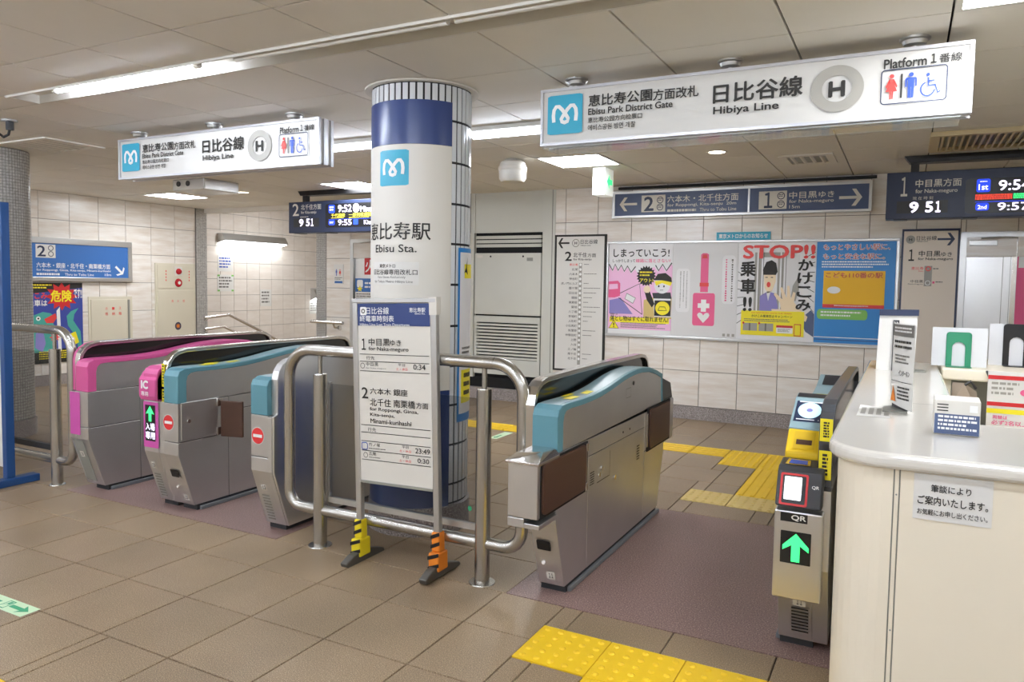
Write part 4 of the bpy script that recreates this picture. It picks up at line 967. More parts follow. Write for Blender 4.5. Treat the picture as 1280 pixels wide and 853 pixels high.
poly(gq, mq4, rrect(3.612, .9, 3.69, .12, .02), mat('yellow_shade', '#d9b21a', .5), .004, 'slot_throat'); poly(gq, mq4, [(3.622, .3), (3.68, .3), (3.68, .52), (3.622, .52)], M_brown, .006, 'ticket_slot')
def mq5(a, b, e): return (a, .16 + .2 * b - e * .43, .854 + .095 * b + e * .9)
poly(gq, mq5, [(3.595, .2), (3.705, .2), (3.705, .88), (3.595, .88)], M_navydark, .0015, 'ic_plate'); disc2(gq, mq5, 3.65, .57, .045, .26, M_disc, .003, 'ic_disc'); smalllines(gq, mq5, 3.605, .28, 3.695, .22, 1, M_white, .003); rect(gq, mq5, 3.605, .87, 3.695, .83, M_white, .003)
disc2(gq, mq5, 3.65, .57, .012, .06, M_purpleprint, .004, 'ic_mark')
def mqt(a, b, e):
    for (y0, z0), (y1, z1) in zip(GU[1:], GU[2:]):
        if y0 <= b <= y1: return (a, b, z0 + (z1 - z0) * (b - y0) / (y1 - y0) + .002 + e)
    return (a, b, .95)
rect(gq, mqt, 3.59, .37, 3.708, .43, M_dark, .002, 'ic_window')
for y_ in (.78, .9): rect(gq, mqt, 3.61, y_, 3.70, y_ + .07, M_yelprint, .002, 'sticker')
rect(gq, mqt, 3.61, 1.22, 3.70, 1.39, M_dark, .002, 'rear_window')
for z1, z0 in ((.93, .845), (.81, .70)):
    rect(gq, lambda a, z, e: (a, -.021 - e, z), 3.718, z1, 3.762, z0, M_yelprint, .002, 'warning_tape'); smalllines(gq, lambda a, z, e: (a, -.021 - e, z), 3.73, z1 - .012, 3.75, z0 + .012, 6, M_ink, .003, .65, ragged=0)
poly(gq, lambda a, z, e: (a, -.021 - e, z), [(3.722, .815), (3.758, .815), (3.74, .84)], M_black, .0025, 'warning_mark')
pl_ = rect(gq, mpF, 3.645, .225, 3.69, .19, M_pale, .003, 'number_plate'); text(pl_, mpF, '11', 3.655, .22, 3.68, .196, M_ink, .02, .0045)
rect(gq, mpF, 3.63, .185, 3.71, .06, M_steel_h, .002, 'vent_plate')
for k in range(8): rect(gq, mpF, 3.638, .18 - .0145 * k, 3.70, .174 - .0145 * k, M_gap, .004, 'vent_slot')

# ================================================================== RAILINGS
def rail_loop(x0, x1, y, zt, zb, rad):
    P = []
    for c in arc(x1 - rad, zt - rad, rad, 90, 0, 8): P.append((c[0], y, c[1]))
    for c in arc(x1 - rad * .6, zb + rad * .6, rad * .6, 0, -90, 6): P.append((c[0], y, c[1]))
    for c in arc(x0 + rad * .6, zb + rad * .6, rad * .6, 270, 180, 6): P.append((c[0], y, c[1]))
    for c in arc(x0 + rad, zt - rad, rad, 180, 90, 8): P.append((c[0], y, c[1]))
    return P
rl = thing('pillar_railing', (1.75, 0, 0), 'looped stainless tube railing with glass in front of the pillar', 'railing')
lp = rail_loop(1.04, 2.465, 0.0, 1.045, .19, .15); MB().tube(lp + [lp[0]], .03, 16, False).build('tube_frame', M_tube, rl, smooth=True)
for x_ in (1.262, 2.262):
    po = MB().tube([(x_, -.005, 0), (x_, -.005, .92)], .036, 20).build('post', M_tube, rl, smooth=True)
    MB().tube([(x_, -.005, .9), (x_, -.005, 1.04)], .012, 12).build('post_rod', M_tube, po, smooth=True)
    MB().lathe([(.036, .006), (.062, .005), (.064, 0)], x_, -.005, 24).build('floor_flange', M_tube, po, smooth=True)
    MB().lathe([(.036, .915), (.034, .924), (.0, .926)], x_, -.005, 24).build('post_cap', M_chrome, po, smooth=True)
box('glass_pane', (1.30, 2.22, .022, .03, .265, .87), M_glass, rl)
MB().box(1.30, 2.225, .014, .038, .235, .265).build('glass_shoe', M_alu, rl); MB().box(1.295, 1.31, .015, .037, .25, .88).build('glass_edge', M_alu, rl); MB().box(2.212, 2.227, .015, .037, .25, .88).build('glass_edge', M_alu, rl)
gx = tag(disc2(None, planeY(.022), 2.175, .335, .011, .013, M_green, .001, 'glass_sticker'), 'tiny round green sticker on the railing glass', 'sticker')
ll = thing('left_railing', (-1.2, 0, 0), 'stainless tube railing with glass beside the pink gate', 'railing')
P = [(-2.9, 0, 1.055)] + [(c[0], 0, c[1]) for c in arc(-1.045, .905, .15, 90, 0, 8)] + [(-.895, 0, .6)] + [(c[0], 0, c[1]) for c in arc(-.985, .26, .09, 0, -90, 6)] + [(-2.9, 0, .17)]
MB().tube(P, .03, 16).build('tube_frame', M_tube, ll, smooth=True)
po = MB().tube([(-1.075, -.005, 0), (-1.075, -.005, .925)], .036, 20).build('post', M_tube, ll, smooth=True)
MB().tube([(-1.075, -.005, .9), (-1.075, -.005, 1.05)], .012, 12).build('post_rod', M_tube, po, smooth=True); MB().lathe([(.036, .006), (.05, .005), (.052, 0)], -1.075, -.005, 24).build('floor_flange', M_tube, po, smooth=True)
box('glass_pane', (-2.9, -1.13, .02, .028, .26, .9), M_glass, ll); MB().box(-2.9, -1.12, .012, .036, .22, .26).build('glass_shoe', M_dark, ll)
# blue stand at the left edge
bs = thing('blue_stand', (-1.33, -.14, 0), 'blue upright sign stand with floor foot at left edge', 'stand')
box('upright', (-1.36, -1.31, -.20, -.145, .05, 1.9), M_chk, bs, .004); box('foot', (-1.36, -1.28, -.34, .0, 0, .05), M_chk, bs, .006); box('panel', (-2.0, -1.365, -.185, -.165, .12, 1.88), M_paper, bs)
# stair handrails
h1 = thing('stair_handrail', (-5.9, 5.3, .8), 'steel handrail bending down into the stairs by the left post', 'handrail')
MB().tube([(-5.75, 5.12, .80), (-5.75, 5.6, .83), (-5.75, 6.3, .52), (-5.75, 7.2, .1)], .022, 10).build('upper_tube', M_chrome, h1, smooth=True)
MB().tube([(-5.75, 5.12, .62), (-5.75, 5.5, .64), (-5.75, 6.2, .33)], .02, 10).build('lower_tube', M_chrome, h1, smooth=True)
for z_ in (.80, .62): MB().tube([(-5.85, 5.14, z_ - .04), (-5.75, 5.14, z_ - .04), (-5.75, 5.2, z_)], .014, 8).build('bracket', M_chrome, h1, smooth=True)
h2 = thing('stair_handrail', (-3.0, 4.78, .84), 'short steel handrail end on the back wall near the small post', 'handrail')
MB().tube([(-3.3, 5.0, .85), (-3.24, 4.79, .85), (-2.68, 4.79, .845)], .022, 10).build('tube', M_chrome, h2, smooth=True); MB().tube([(-2.85, 4.79, .84), (-2.85, 4.82, .78), (-2.8, 4.868, .77)], .014, 8).build('bracket', M_chrome, h2, smooth=True)
MB().disc((-2.8, 4.855, .77), (0, 1, 0), .035, 14, .012).build('rosette', M_chrome, h2)

# ================================================================== LAST TRAIN STAND
tt = thing('timetable_stand', (1.83, -.05, 0), 'freestanding last train timetable board taped to its feet before the railing', 'sign stand')
mp = planeY(-.062)
for x_ in (1.578, 2.048):
    MB().box(x_ - .017, x_ + .017, -.066, -.034, .03, 1.335).build('pole', M_alu, tt, bevel=.006)
box('back_board', (1.595, 2.031, -.06, -.045, .415, 1.315), M_pale, tt); box('top_rail', (1.56, 2.066, -.068, -.032, 1.312, 1.335), M_alu, tt, .004); box('bottom_rail', (1.595, 2.031, -.066, -.034, .408, .42), M_greydark, tt)
for x_, m_ in ((1.578, M_tapey), (2.048, M_orange)):
    ft = MB().prism([(-.18, 0), (-.19, .025), (-.13, .05), (-.07, .06), (-.03, .06), (.03, .045), (.11, .02), (.12, 0)], 'x', x_ - .022, x_ + .022).build('foot', MATS.get('foot_metal') or mat('foot_metal', '#5d5a54', .45, .5), tt, bevel=.006)
    MB().box(x_ - .03, x_ + .03, -.095, -.01, .03, .12).box(x_ - .024, x_ + .024, -.075, -.025, .12, .215).build('hazard_tape', m_, tt, bevel=.008)
    for k, z_ in enumerate((.045, .095, .145, .19)):
        w = .032 if z_ < .12 else .026; q = -.0965 if z_ < .12 else -.0765
        poly(tt, planeY(q), [(x_ - w, z_ - .01), (x_ + w, z_ + .012), (x_ + w, z_ + .03), (x_ - w, z_ + .008)], M_black, .001, 'tape_stripe')
MB().box(2.028, 2.07, -.0675, -.030, 1.255, 1.34).build('corner_tape', M_pale, tt)
OX = .017
def tx(s, a, zt, b, zb, m=M_ink, bo=.008): text(tt, mp, s, a + .0, zt, b + .0, zb, m, bo, .002)
# measured on the leaning board, brought upright: x shifts with height
def ux(x, z): return x + (z - .9) * .030 + .012
def uz(x, z): return z - (x - 1.8) * .028
def TT(s, a, zt, b, zb, m=M_ink, bo=.008):
    zc = (zt + zb) / 2; d = abs(b - a); zz = zc - ((a + b) / 2 - 1.8) * .028; hh = (zt - zb) / 2 + d * .014
    text(tt, mp, s, ux(a, zc), zz + hh, ux(b, zc), zz - hh, m, bo, .002)
def TL(z, m=M_ink): rect(tt, mp, 1.605, z + .0015, 2.022, z - .0015, m, .0015, 'rule')
rect(tt, mp, 1.597, 1.31, 2.029, 1.20, M_navy, .001, 'header_panel')
poly(tt, mp, rrect(1.613, 1.293, 1.652, 1.252, .006), M_white, .002, 'line_icon'); ring2(tt, mp, 1.6325, 1.2725, .012, .006, M_ink2, .003)
TT('日比谷線', 1.628, 1.287, 1.767, 1.256, M_white); TT('終電車時刻表', 1.588, 1.245, 1.798, 1.22, M_white); TT('Hibiya Line Last Train Departures', 1.589, 1.207, 1.89, 1.197, M_white, .004); TT('恵比寿駅', 1.888, 1.292, 1.981, 1.272, M_white); TT('Ebisu Sta.', 1.922, 1.269, 1.981, 1.262, M_white, .004)
TT('1', 1.60, 1.13, 1.626, 1.074, M_ink, .01); TT('中目黒', 1.644, 1.134, 1.773, 1.1); TT('ゆき', 1.775, 1.131, 1.841, 1.104); TT('for Naka-meguro', 1.644, 1.092, 1.886, 1.074)
for z_ in (1.058, 1.022, .974): TL(z_)
TT('行先', 1.629, 1.045, 1.681, 1.027, M_ink, 0); TT('中目黒', 1.629, 1.014, 1.704, .996, M_ink, 0); TT('for Naka-meguro', 1.629, .988, 1.752, .983, M_ink2, 0); TT('平日', 1.825, 1.018, 1.865, 1.006, M_ink, 0); TT('土・休日', 1.813, .997, 1.88, .986, M_red, 0); TT('0:34', 1.915, 1.02, 1.984, .996, M_ink, .006)
TT('2', 1.602, .886, 1.642, .831, M_ink, .01); TT('六本木 銀座', 1.654, .887, 1.882, .861); TT('北千住 南栗橋', 1.654, .835, 1.927, .804); TT('方面', 1.933, .837, 2.003, .809); TT('for Roppongi, Ginza,', 1.654, .790, 1.945, .776); TT('Kita-senju,', 1.656, .762, 1.805, .745); TT('Minami-kurihashi', 1.658, .733, 1.905, .717)
for z_ in (.702, .665, .621, .573, .527): TL(z_)
TT('行先', 1.641, .687, 1.693, .668, M_ink, 0)
outline(tt, mp, rrect(1.607, .612, 1.642, .578, .008), .004, M_bluefig, .002, 'line_icon'); TT('竹ノ塚', 1.648, .61, 1.718, .594, M_ink, 0); smalllines(tt, mp, 1.652, .588, 1.76, .58, 1, M_ink2, .002); TT('平日', 1.851, .618, 1.89, .605, M_ink, 0); TT('土・休日', 1.836, .597, 1.905, .586, M_red, 0); TT('23:49', 1.93, .614, 2.015, .591, M_ink, .006)
TT('広尾', 1.65, .565, 1.694, .547, M_ink, 0); smalllines(tt, mp, 1.652, .543, 1.725, .535, 1, M_ink2, .002); TT('平日', 1.851, .57, 1.89, .557, M_ink, 0); TT('土・休日', 1.836, .549, 1.905, .538, M_red, 0); TT('0:30', 1.944, .566, 2.011, .545, M_ink, .006)
ring2(tt, mp, 1.63, .55, .014, .011, M_ink2, .002); ring2(tt, mp, 1.622, 1.0, .014, .011, M_ink2, .002)
tt.rotation_euler = (0, math.radians(-1.7), 0)

# ================================================================== POSTERS ON THE BACK WALL
pf = thing('poster_display', (2.47, 4.85, 1.37), 'long aluminium frame holding four posters on back wall', 'poster frame')
MB().box(1.03, 3.92, 4.84, 4.868, 1.868, 1.893).box(1.03, 3.92, 4.84, 4.868, .848, .878).box(1.03, 1.052, 4.84, 4.868, .878, 1.868).box(3.895, 3.92, 4.84, 4.868, .878, 1.868).build('frame', M_alu, pf, bevel=.004)
box('backing', (1.052, 3.895, 4.858, 4.868, .878, 1.868), M_postergrey, pf)
def poster(name, x0, x1, z0, z1, m, label, y=4.8575, th=.0035):
    o = tag(box(name, (x0, x1, y - th, y, z0, z1), m), label, 'poster', 'posters in the long frame')
    base = planeY(y - th)
    return o, (lambda u, v, e: base(x0 + u * (x1 - x0), z1 - v * (z1 - z0), e))
def F(mp): return lambda a, z, e: mp(a, -z, e)   # keeps helpers that want z up: v = -z
# pink manners poster
o, mpp = poster('manners_poster', 1.056, 1.772, .882, 1.866, M_poster, 'pink manners poster with a boy in a cap'); mpv = F(mpp)
def pt(o, mpv, s, u0, v0, u1, v1, m, bo=.012, e=.002): return text(o, mpv, s, u0, -v0, u1, -v1, m, bo, e)
def pp(o, mpv, pts, m, e=.001): return poly(o, mpv, [(a, -b) for a, b in pts], m, e)
zig = [(.0, .22)]
for k in range(7): zig += [(.02 + k * .068, .30), (.054 + k * .068, .225)] if k < 6 else [(.02 + k * .068, .31)]
pp(o, mpv, [(0, .24), (.06, .31), (.1, .24), (.15, .31), (.2, .25), (.25, .32), (.3, .26), (.36, .33), (.42, .28), (.5, .36), (.6, .34), (.72, .25), (.78, .31), (.84, .24), (.9, .31), (.97, .22), (1, .24), (1, .95), (0, .95)], M_pinkprint)
for side in ([(0, .225), (.06, .295), (.1, .225), (.15, .295), (.2, .235), (.25, .305), (.3, .245), (.36, .315), (.43, .25)], [(.74, .235), (.79, .295), (.85, .225), (.91, .295), (.99, .21)]):
    outline(o, mpv, [(a, -b) for a, b in side], .014, M_ink, .0015, 'print', False)
pt(o, mpv, 'しまっていこう!', .07, .055, .95, .145, M_ink, .02); pt(o, mpv, 'しっかりしまって', .06, .17, .42, .205, M_ink, .01); pt(o, mpv, '線路に落とさない!', .43, .165, .97, .207, M_pinkstrong, .012)
def star(cx, cz, r0, r1, n, sx=1, sz=1): return [(cx + sx * (r0 if k % 2 else r1) * math.cos(math.pi * k / n), cz + sz * (r0 if k % 2 else r1) * math.sin(math.pi * k / n)) for k in range(2 * n)]
pp(o, mpv, star(.6, .355, .125, .155, 20, 1, .75), M_ink, .002); pt(o, mpv, 'アウト!', .5, .38, .71, .425, M_yelprint, .02, .003); smalllines(o, mpv, .5, -.305, .7, -.37, 2, M_yelprint, .003)
pp(o, mpv, [(0, .42), (.15, .41), (.19, .44), (.19, .58), (.1, .6), (0, .6)], M_pinkstrong, .0015); pp(o, mpv, [(.01, .45), (.15, .445), (.155, .5), (.01, .51)], M_pinkprint, .002)
outline(o, mpv, [(a, -b) for a, b in [(.19, .55), (.5, .44), (.55, .78)]], .008, M_ink, .002, 'print', False); outline(o, mpv, [(a, -b) for a, b in [(.17, .6), (.55, .78)]], .008, M_ink, .002, 'print', False)
pp(o, mpv, [(.3, .55), (.44, .6), (.4, .66), (.27, .61)], M_poster, .002); outline(o, mpv, [(a, -b) for a, b in [(.3, .55), (.44, .6), (.4, .66), (.27, .61)]], .008, M_ink2, .0025)
pp(o, mpv, [(.02, .63), (.2, .6), (.4, .78), (.02, .78)], M_purpleprint, .0012)
pp(o, mpv, [(.57, .62), (.75, .58), (1, .58), (1, .82), (.57, .82)], M_yelpale, .0015)
pp(o, mpv, [(.72, .57), (.86, .52), (.98, .54), (1, .8), (.74, .8)], M_poster, .002); pp(o, mpv, [(.58, .53), (.66, .52), (.74, .66), (.7, .7), (.62, .62)], M_ink, .0025)
pp(o, mpv, star(.62, .5, .06, .05, 8, 1, .75), M_skin, .003); pp(o, mpv, [(.7, .54), (.98, .53), (1, .6), (.72, .6)], M_dark, .0022)
disc2(o, mpv, .85, -.455, .12, .09, M_poster, .003); pp(o, mpv, [(.72, .40), (.78, .33), (.9, .32), (.99, .37), (1, .42), (.85, .4)], M_ink, .004); pp(o, mpv, [(.73, .41), (.85, .4), (1, .42), (.98, .46), (.85, .43), (.76, .46)], M_yelprint, .0042)
for a_ in (.8, .88): disc2(o, mpv, a_, -.465, .012, .012, M_ink, .005)
pp(o, mpv, [(.82, .505), (.87, .503), (.87, .508), (.82, .51)], M_ink, .005)
pp(o, mpv, [(a, b) for a, b in [(.74, .62), (.99, .62), (.99, .79), (.74, .79)]], M_ink, .003); disc2(o, mpv, .865, -.705, .11, .075, M_yelprint, .004); outline(o, mpv, [(.8, -.73), (.82, -.69), (.9, -.69), (.93, -.73), (.8, -.73)], .008, M_ink, .005)
rect(o, mpv, .03, -.815, .97, -.875, M_yelprint, .002); pt(o, mpv, '落とし物はすぐに取れません!', .04, .80, .96, .86, M_ink, .02, .003); pt(o, mpv, '線路への', .04, .775, .16, .795, M_ink, .01, .003)
pp(o, mpv, [(.1, .855), (.18, .945), (.02, .945)], M_yelprint, .003); outline(o, mpv, [(.1, -.855), (.18, -.945), (.02, -.945)], .01, M_ink, .004); pt(o, mpv, '!', .09, .88, .11, .935, M_ink, .02, .005)
smalllines(o, mpv, .21, -.875, .95, -.94, 4, M_ink2, .002)
# help mark poster
o, mpp = poster('help_mark_poster', 1.776, 2.452, .884, 1.864, M_postergrey, 'pale poster with a red luggage tag bearing cross and heart'); mpv = F(mpp)
pp(o, mpv, [(.44, .12), (.47, .105), (.53, .105), (.56, .12), (.56, .52), (.44, .52)], M_pinkstrong, .001); pp(o, mpv, [(.47, .12), (.53, .12), (.54, .16), (.46, .16)], M_red, .002); rect(o, mpv, .43, -.42, .57, -.46, M_red, .002)
poly(o, mpv, [(a, -b) for a, b in rrect(.33, .88, .67, .53, .03)], M_pinkstrong, .0015)
pp(o, mpv, [(.46, .60), (.54, .60), (.54, .64), (.59, .64), (.59, .69), (.54, .69), (.54, .73), (.46, .73), (.46, .69), (.41, .69), (.41, .64), (.46, .64)], M_white, .0025)
pp(o, mpv, [(.5, .85), (.42, .79), (.405, .765), (.42, .745), (.45, .74), (.48, .75), (.5, .77), (.52, .75), (.55, .74), (.58, .745), (.595, .765), (.58, .79)], M_white, .0025)
poly(o, mpv, [(a, -b) for a, b in rrect(.77, .64, .97, .13, .05)], M_poster, .001); poly(o, mpv, [(a, -b) for a, b in rrect(.06, .74, .28, .27, .05)], M_poster, .001)
def vert(o, mpv, u, v0, v1, n, m, w=.03, seed=1):
    rr = random.Random(seed); mb = MB()
    for k in range(n):
        a = v0 + (v1 - v0) * k / n; b = a + (v1 - v0) / n * rr.uniform(.45, .8); ww = w * rr.uniform(.5, 1)
        mb.add([mpv(u - ww / 2, -a, .002), mpv(u + ww / 2, -a, .002), mpv(u + ww / 2, -b, .002), mpv(u - ww / 2, -b, .002)], [(0, 1, 2, 3)])
    return mb.build('small_print', m, o)
vert(o, mpv, .92, .17, .62, 18, M_ink2, .028, 2); vert(o, mpv, .83, .17, .62, 18, M_pinkstrong, .028, 3)
for k in range(3): vert(o, mpv, .13 + .05 * k, .3, .7 - .07 * (k % 2), 26, M_ink2, .014, 5 + k)
for k in range(3): rect(o, mpv, .8 + .07 * k, -.955, .84 + .07 * k, -.985, M_ring, .001)
# STOP poster
o, mpp = poster('stop_rush_poster', 2.456, 3.196, .884, 1.864, M_poster, 'poster reading STOP with a man reaching through train doors'); mpv = F(mpp)
pp(o, mpv, [(.22, .1), (.62, .1), (.62, .93), (.22, .93)], M_ring, .001); pp(o, mpv, [(.33, .15), (.52, .15), (.52, .7), (.33, .7)], M_poster, .0015); pp(o, mpv, [(.6, .12), (.8, .12), (.8, .8), (.6, .8)], M_postergrey, .0015)
for a_ in (.25, .31, .55, .6): pp(o, mpv, [(a_, .1), (a_ + .022, .1), (a_ + .022, .95), (a_, .95)], M_poster, .002); pp(o, mpv, [(a_ + .022, .1), (a_ + .03, .1), (a_ + .03, .95), (a_ + .022, .95)], M_ink2, .002)
for k in range(7): outline(o, mpv, [(.0, -.3 - .09 * k), (.09, -.34 - .075 * k)], .006, M_ink, .0015, 'print', False); outline(o, mpv, [(.99, -.1 - .1 * k), (.9, -.14 - .08 * k)], .006, M_ink, .0015, 'print', False)
pp(o, mpv, [(.33, .28), (.37, .2), (.44, .18), (.5, .21), (.52, .3), (.5, .33), (.34, .33)], M_ink, .004); pp(o, mpv, [(.34, .31), (.5, .31), (.5, .4), (.46, .49), (.4, .52), (.36, .46)], M_skin, .003); disc2(o, mpv, .41, -.43, .025, .028, M_red, .004)
for a_ in (.38, .45): rect(o, mpv, a_ - .015, -.352, a_ + .015, -.36, M_ink, .004)
pp(o, mpv, [(.3, .55), (.4, .5), (.5, .52), (.54, .66), (.5, .78), (.3, .78)], M_purpleprint, .0025); pp(o, mpv, [(.38, .5), (.44, .5), (.41, .6)], M_poster, .003)
pp(o, mpv, [(.72, .44), (.79, .34), (.8, .48), (.76, .6), (.7, .55)], M_ring, .002)
pp(o, mpv, [(.56, .60), (.6, .57), (.66, .56), (.72, .58), (.8, .66), (.92, .75), (.9, .8), (.76, .76), (.64, .72), (.58, .68)], M_skin, .004)
for q in ([(.57, .62), (.48, .53), (.5, .51), (.61, .59)], [(.6, .59), (.56, .46), (.59, .455), (.65, .57)], [(.65, .57), (.65, .44), (.68, .44), (.7, .58)], [(.7, .58), (.73, .5), (.76, .51), (.74, .62)], [(.6, .68), (.46, .68), (.46, .705), (.64, .72)]): pp(o, mpv, q, M_skin, .0042)
pp(o, mpv, [(.82, .78), (.96, .68), (1, .72), (1, .95), (.9, .9)], M_slate, .003)
rect(o, mpv, .06, -.70, .88, -.955, M_yelprint, .005); text(o, mpv, 'STOP!!', .06, -.025, .99, -.165, M_red, .03, .006)
pt(o, mpv, '乗', .03, .19, .24, .35, M_ink, .03, .006); pt(o, mpv, '車', .04, .37, .24, .53, M_ink, .03, .006); pt(o, mpv, '!!', .08, .56, .2, .71, M_ink, .03, .006)
for k, s_ in enumerate('かけこみ'): pt(o, mpv, s_, .78 - .005 * k, .17 + .135 * k, .97 - .005 * k, .285 + .135 * k, M_ink, .03, .006)
pt(o, mpv, 'DO NOT RUSH ONTO THE TRAIN!', .2, .715, .72, .73, M_orange, .01, .006); pt(o, mpv, 'かけこみ乗車防止キャンペーン', .2, .74, .73, .77, M_ink, .01, .006); smalllines(o, mpv, .1, -.785, .7, -.82, 2, M_ink2, .006)
for a_ in (.09, .3): rect(o, mpv, a_, -.83, a_ + .19, -.91, M_ring, .006); disc2(o, mpv, a_ + .005, -.83, .014, .011, M_signred, .007); rect(o, mpv, a_ + .08, -.83, a_ + .1, -.91, M_ink2, .0065)
rect(o, mpv, .53, -.845, .74, -.925, M_white, .006); rect(o, mpv, .53, -.845, .74, -.868, M_signred, .0065); smalllines(o, mpv, .55, -.88, .72, -.915, 3, M_ink2, .007)
outline(o, mpv, [(.76, -.83), (.84, -.83), (.84, -.945), (.76, -.945)], .012, M_signred, .006)
# blue children's poster (its cartoon figure is left out)
o, mpp = poster('child_safety_poster', 3.2, 3.89, .884, 1.864, M_posterblue, 'blue poster with yellow panel reading kodomo 110'); mpv = F(mpp)
for s_, v0, v1, u1 in (('もっとやさしい駅に、', .02, .085, .93), ('もっと安全な駅に。', .11, .175, .87)):
    pt(o, mpv, s_, .08, v0, u1, v1, M_white, .06, .001); pt(o, mpv, s_, .085, v0 + .004, u1 - .005, v1 - .004, M_firered, .004, .0025)
smalllines(o, mpv, .07, -.19, .92, -.265, 3, M_white, .0015)
rect(o, mpv, .1, -.285, .88, -.645, mat('yellow_panel', '#efb90f', .5), .0015); rect(o, mpv, .1, -.615, .88, -.65, M_signred, .002); smalllines(o, mpv, .25, -.625, .7, -.64, 1, M_white, .003)
pt(o, mpv, 'こども110番の駅', .13, .30, .85, .355, M_firered, .012, .003); disc2(o, mpv, .24, -.475, .085, .035, M_white, .0025)
poly(o, mpv, [(a, -b) for a, b in rrect(.03, .765, .68, .665, .04)], M_lightgreen, .0015); smalllines(o, mpv, .08, -.685, .62, -.75, 2, M_white, .003)
rect(o, mpv, .0, -.94, 1, -.948, M_white, .0015); rect(o, mpv, .0, -.965, .95, -.972, M_navy, .0015)
kt = tag(box('poster_tag', (2.225, 2.76, 4.855, 4.867, 1.892, 1.975), M_logo), 'small teal notice strip above the long poster frame', 'sign'); text(kt, planeY(4.855), '東京メトロからのお知らせ', 2.25, 1.958, 2.735, 1.91, M_white, .015)

# line maps on the back wall
m2 = thing('line_map_board', (.72, 4.86, 1.2), 'tall white platform 2 line map board with black frame', 'sign board', 'line map boards')
box('frame', (.393, 1.022, 4.848, 4.868, .42, 1.977), M_ink, m2); mp = planeY(4.848)
rect(m2, mp, .418, 1.955, .998, .442, M_paper, .0008, 'face')
arrow(m2, mp, .437, 1.94, .576, 1.825, 180, M_ink); ring2(m2, mp, .654, 1.882, .046, .036, M_ring, .002); text(m2, mp, 'H', .638, 1.898, .67, 1.866, M_ink, .03); text(m2, mp, '日比谷線', .712, 1.921, .917, 1.87, M_ink, .008); text(m2, mp, 'Hibiya Line', .714, 1.863, .836, 1.843, M_ink, .006)
text(m2, mp, '2', .523, 1.786, .607, 1.68, M_ink, .02); text(m2, mp, '北千住', .626, 1.775, .791, 1.722, M_ink, .01); text(m2, mp, '方面', .8, 1.765, .901, 1.722, M_ink, .006); text(m2, mp, 'for Kita-senju', .628, 1.712, .848, 1.68, M_ink, .012)
sts = '恵比寿 広尾 六本木 神谷町 虎ノ門ヒルズ 霞ケ関 日比谷 銀座 東銀座 築地 八丁堀 茅場町 人形町 小伝馬町 秋葉原 仲御徒町 上野 入谷 三ノ輪 南千住 北千住'.split()
rect(m2, mp, .699, 1.655, .735, .50, M_ring, .001, 'line_bar')
for k, s_ in enumerate(sts):
    z = 1.637 - .0535 * k; w = .033 * len(s_) + .005
    text(m2, mp, s_, .685 - w, z + .015, .685, z - .013, M_red if k == 0 else M_ink, .004, name='station_name')
    disc2(m2, mp, .717, z, .014, .016, M_white, .002, 'station_dot', 12)
    if k not in (1, 3, 13, 16, 17, 18): smalllines(m2, mp, .76, z + .008, .76 + .06 + .05 * (k * 7 % 4), z - .006, 1, M_ink2, .002)
m1 = thing('line_map_board', (4.17, 4.86, 1.2), 'beige looking platform 1 line map board beside the steel door', 'sign board', 'line map boards')
box('frame', (3.932, 4.395, 4.848, 4.868, .42, 1.973), M_navydark, m1); rect(m1, mp, 3.948, 1.952, 4.38, .442, mat('map_beige', '#e4d8c8', .45), .0008, 'face')
ring2(m1, mp, 4.003, 1.876, .038, .022, M_ring, .002); disc2(m1, mp, 4.003, 1.876, .036, .036, M_ring, .0012); text(m1, mp, 'H', 3.99, 1.889, 4.016, 1.863, M_ink, .03); text(m1, mp, '日比谷線', 4.051, 1.909, 4.213, 1.868, M_ink, .01); text(m1, mp, 'Hibiya Line', 4.053, 1.866, 4.142, 1.85, M_ink, .006)
arrow(m1, mp, 4.219, 1.934, 4.357, 1.82, 0, M_navydark); text(m1, mp, '1', 3.992, 1.786, 4.038, 1.679, M_ink, .015); text(m1, mp, '中目黒', 4.075, 1.773, 4.249, 1.719, M_ink, .012); text(m1, mp, 'ゆき', 4.254, 1.76, 4.339, 1.72, M_ink, .008); text(m1, mp, 'for Naka-meguro', 4.07, 1.711, 4.348, 1.68, M_ink, .015)
rect(m1, mp, 4.126, 1.634, 4.188, 1.448, M_ring, .001, 'line_bar'); ring2(m1, mp, 4.157, 1.608, .022, .014, M_red, .002); ring2(m1, mp, 4.157, 1.478, .022, .017, M_white, .002)
text(m1, mp, '恵比寿', 4.019, 1.626, 4.119, 1.597, M_red, .004); text(m1, mp, 'Ebisu', 4.08, 1.592, 4.119, 1.58, M_red, 0); text(m1, mp, '中目黒', 4.017, 1.505, 4.12, 1.478, M_ink, .004); text(m1, mp, 'Naka-meguro', 3.998, 1.472, 4.118, 1.457, M_ink, 0); smalllines(m1, mp, 4.195, 1.613, 4.24, 1.595, 1, M_ink2, .002); rect(m1, mp, 4.194, 1.492, 4.212, 1.473, M_pinkstrong, .002); smalllines(m1, mp, 4.22, 1.492, 4.28, 1.475, 1, M_ink2, .002)

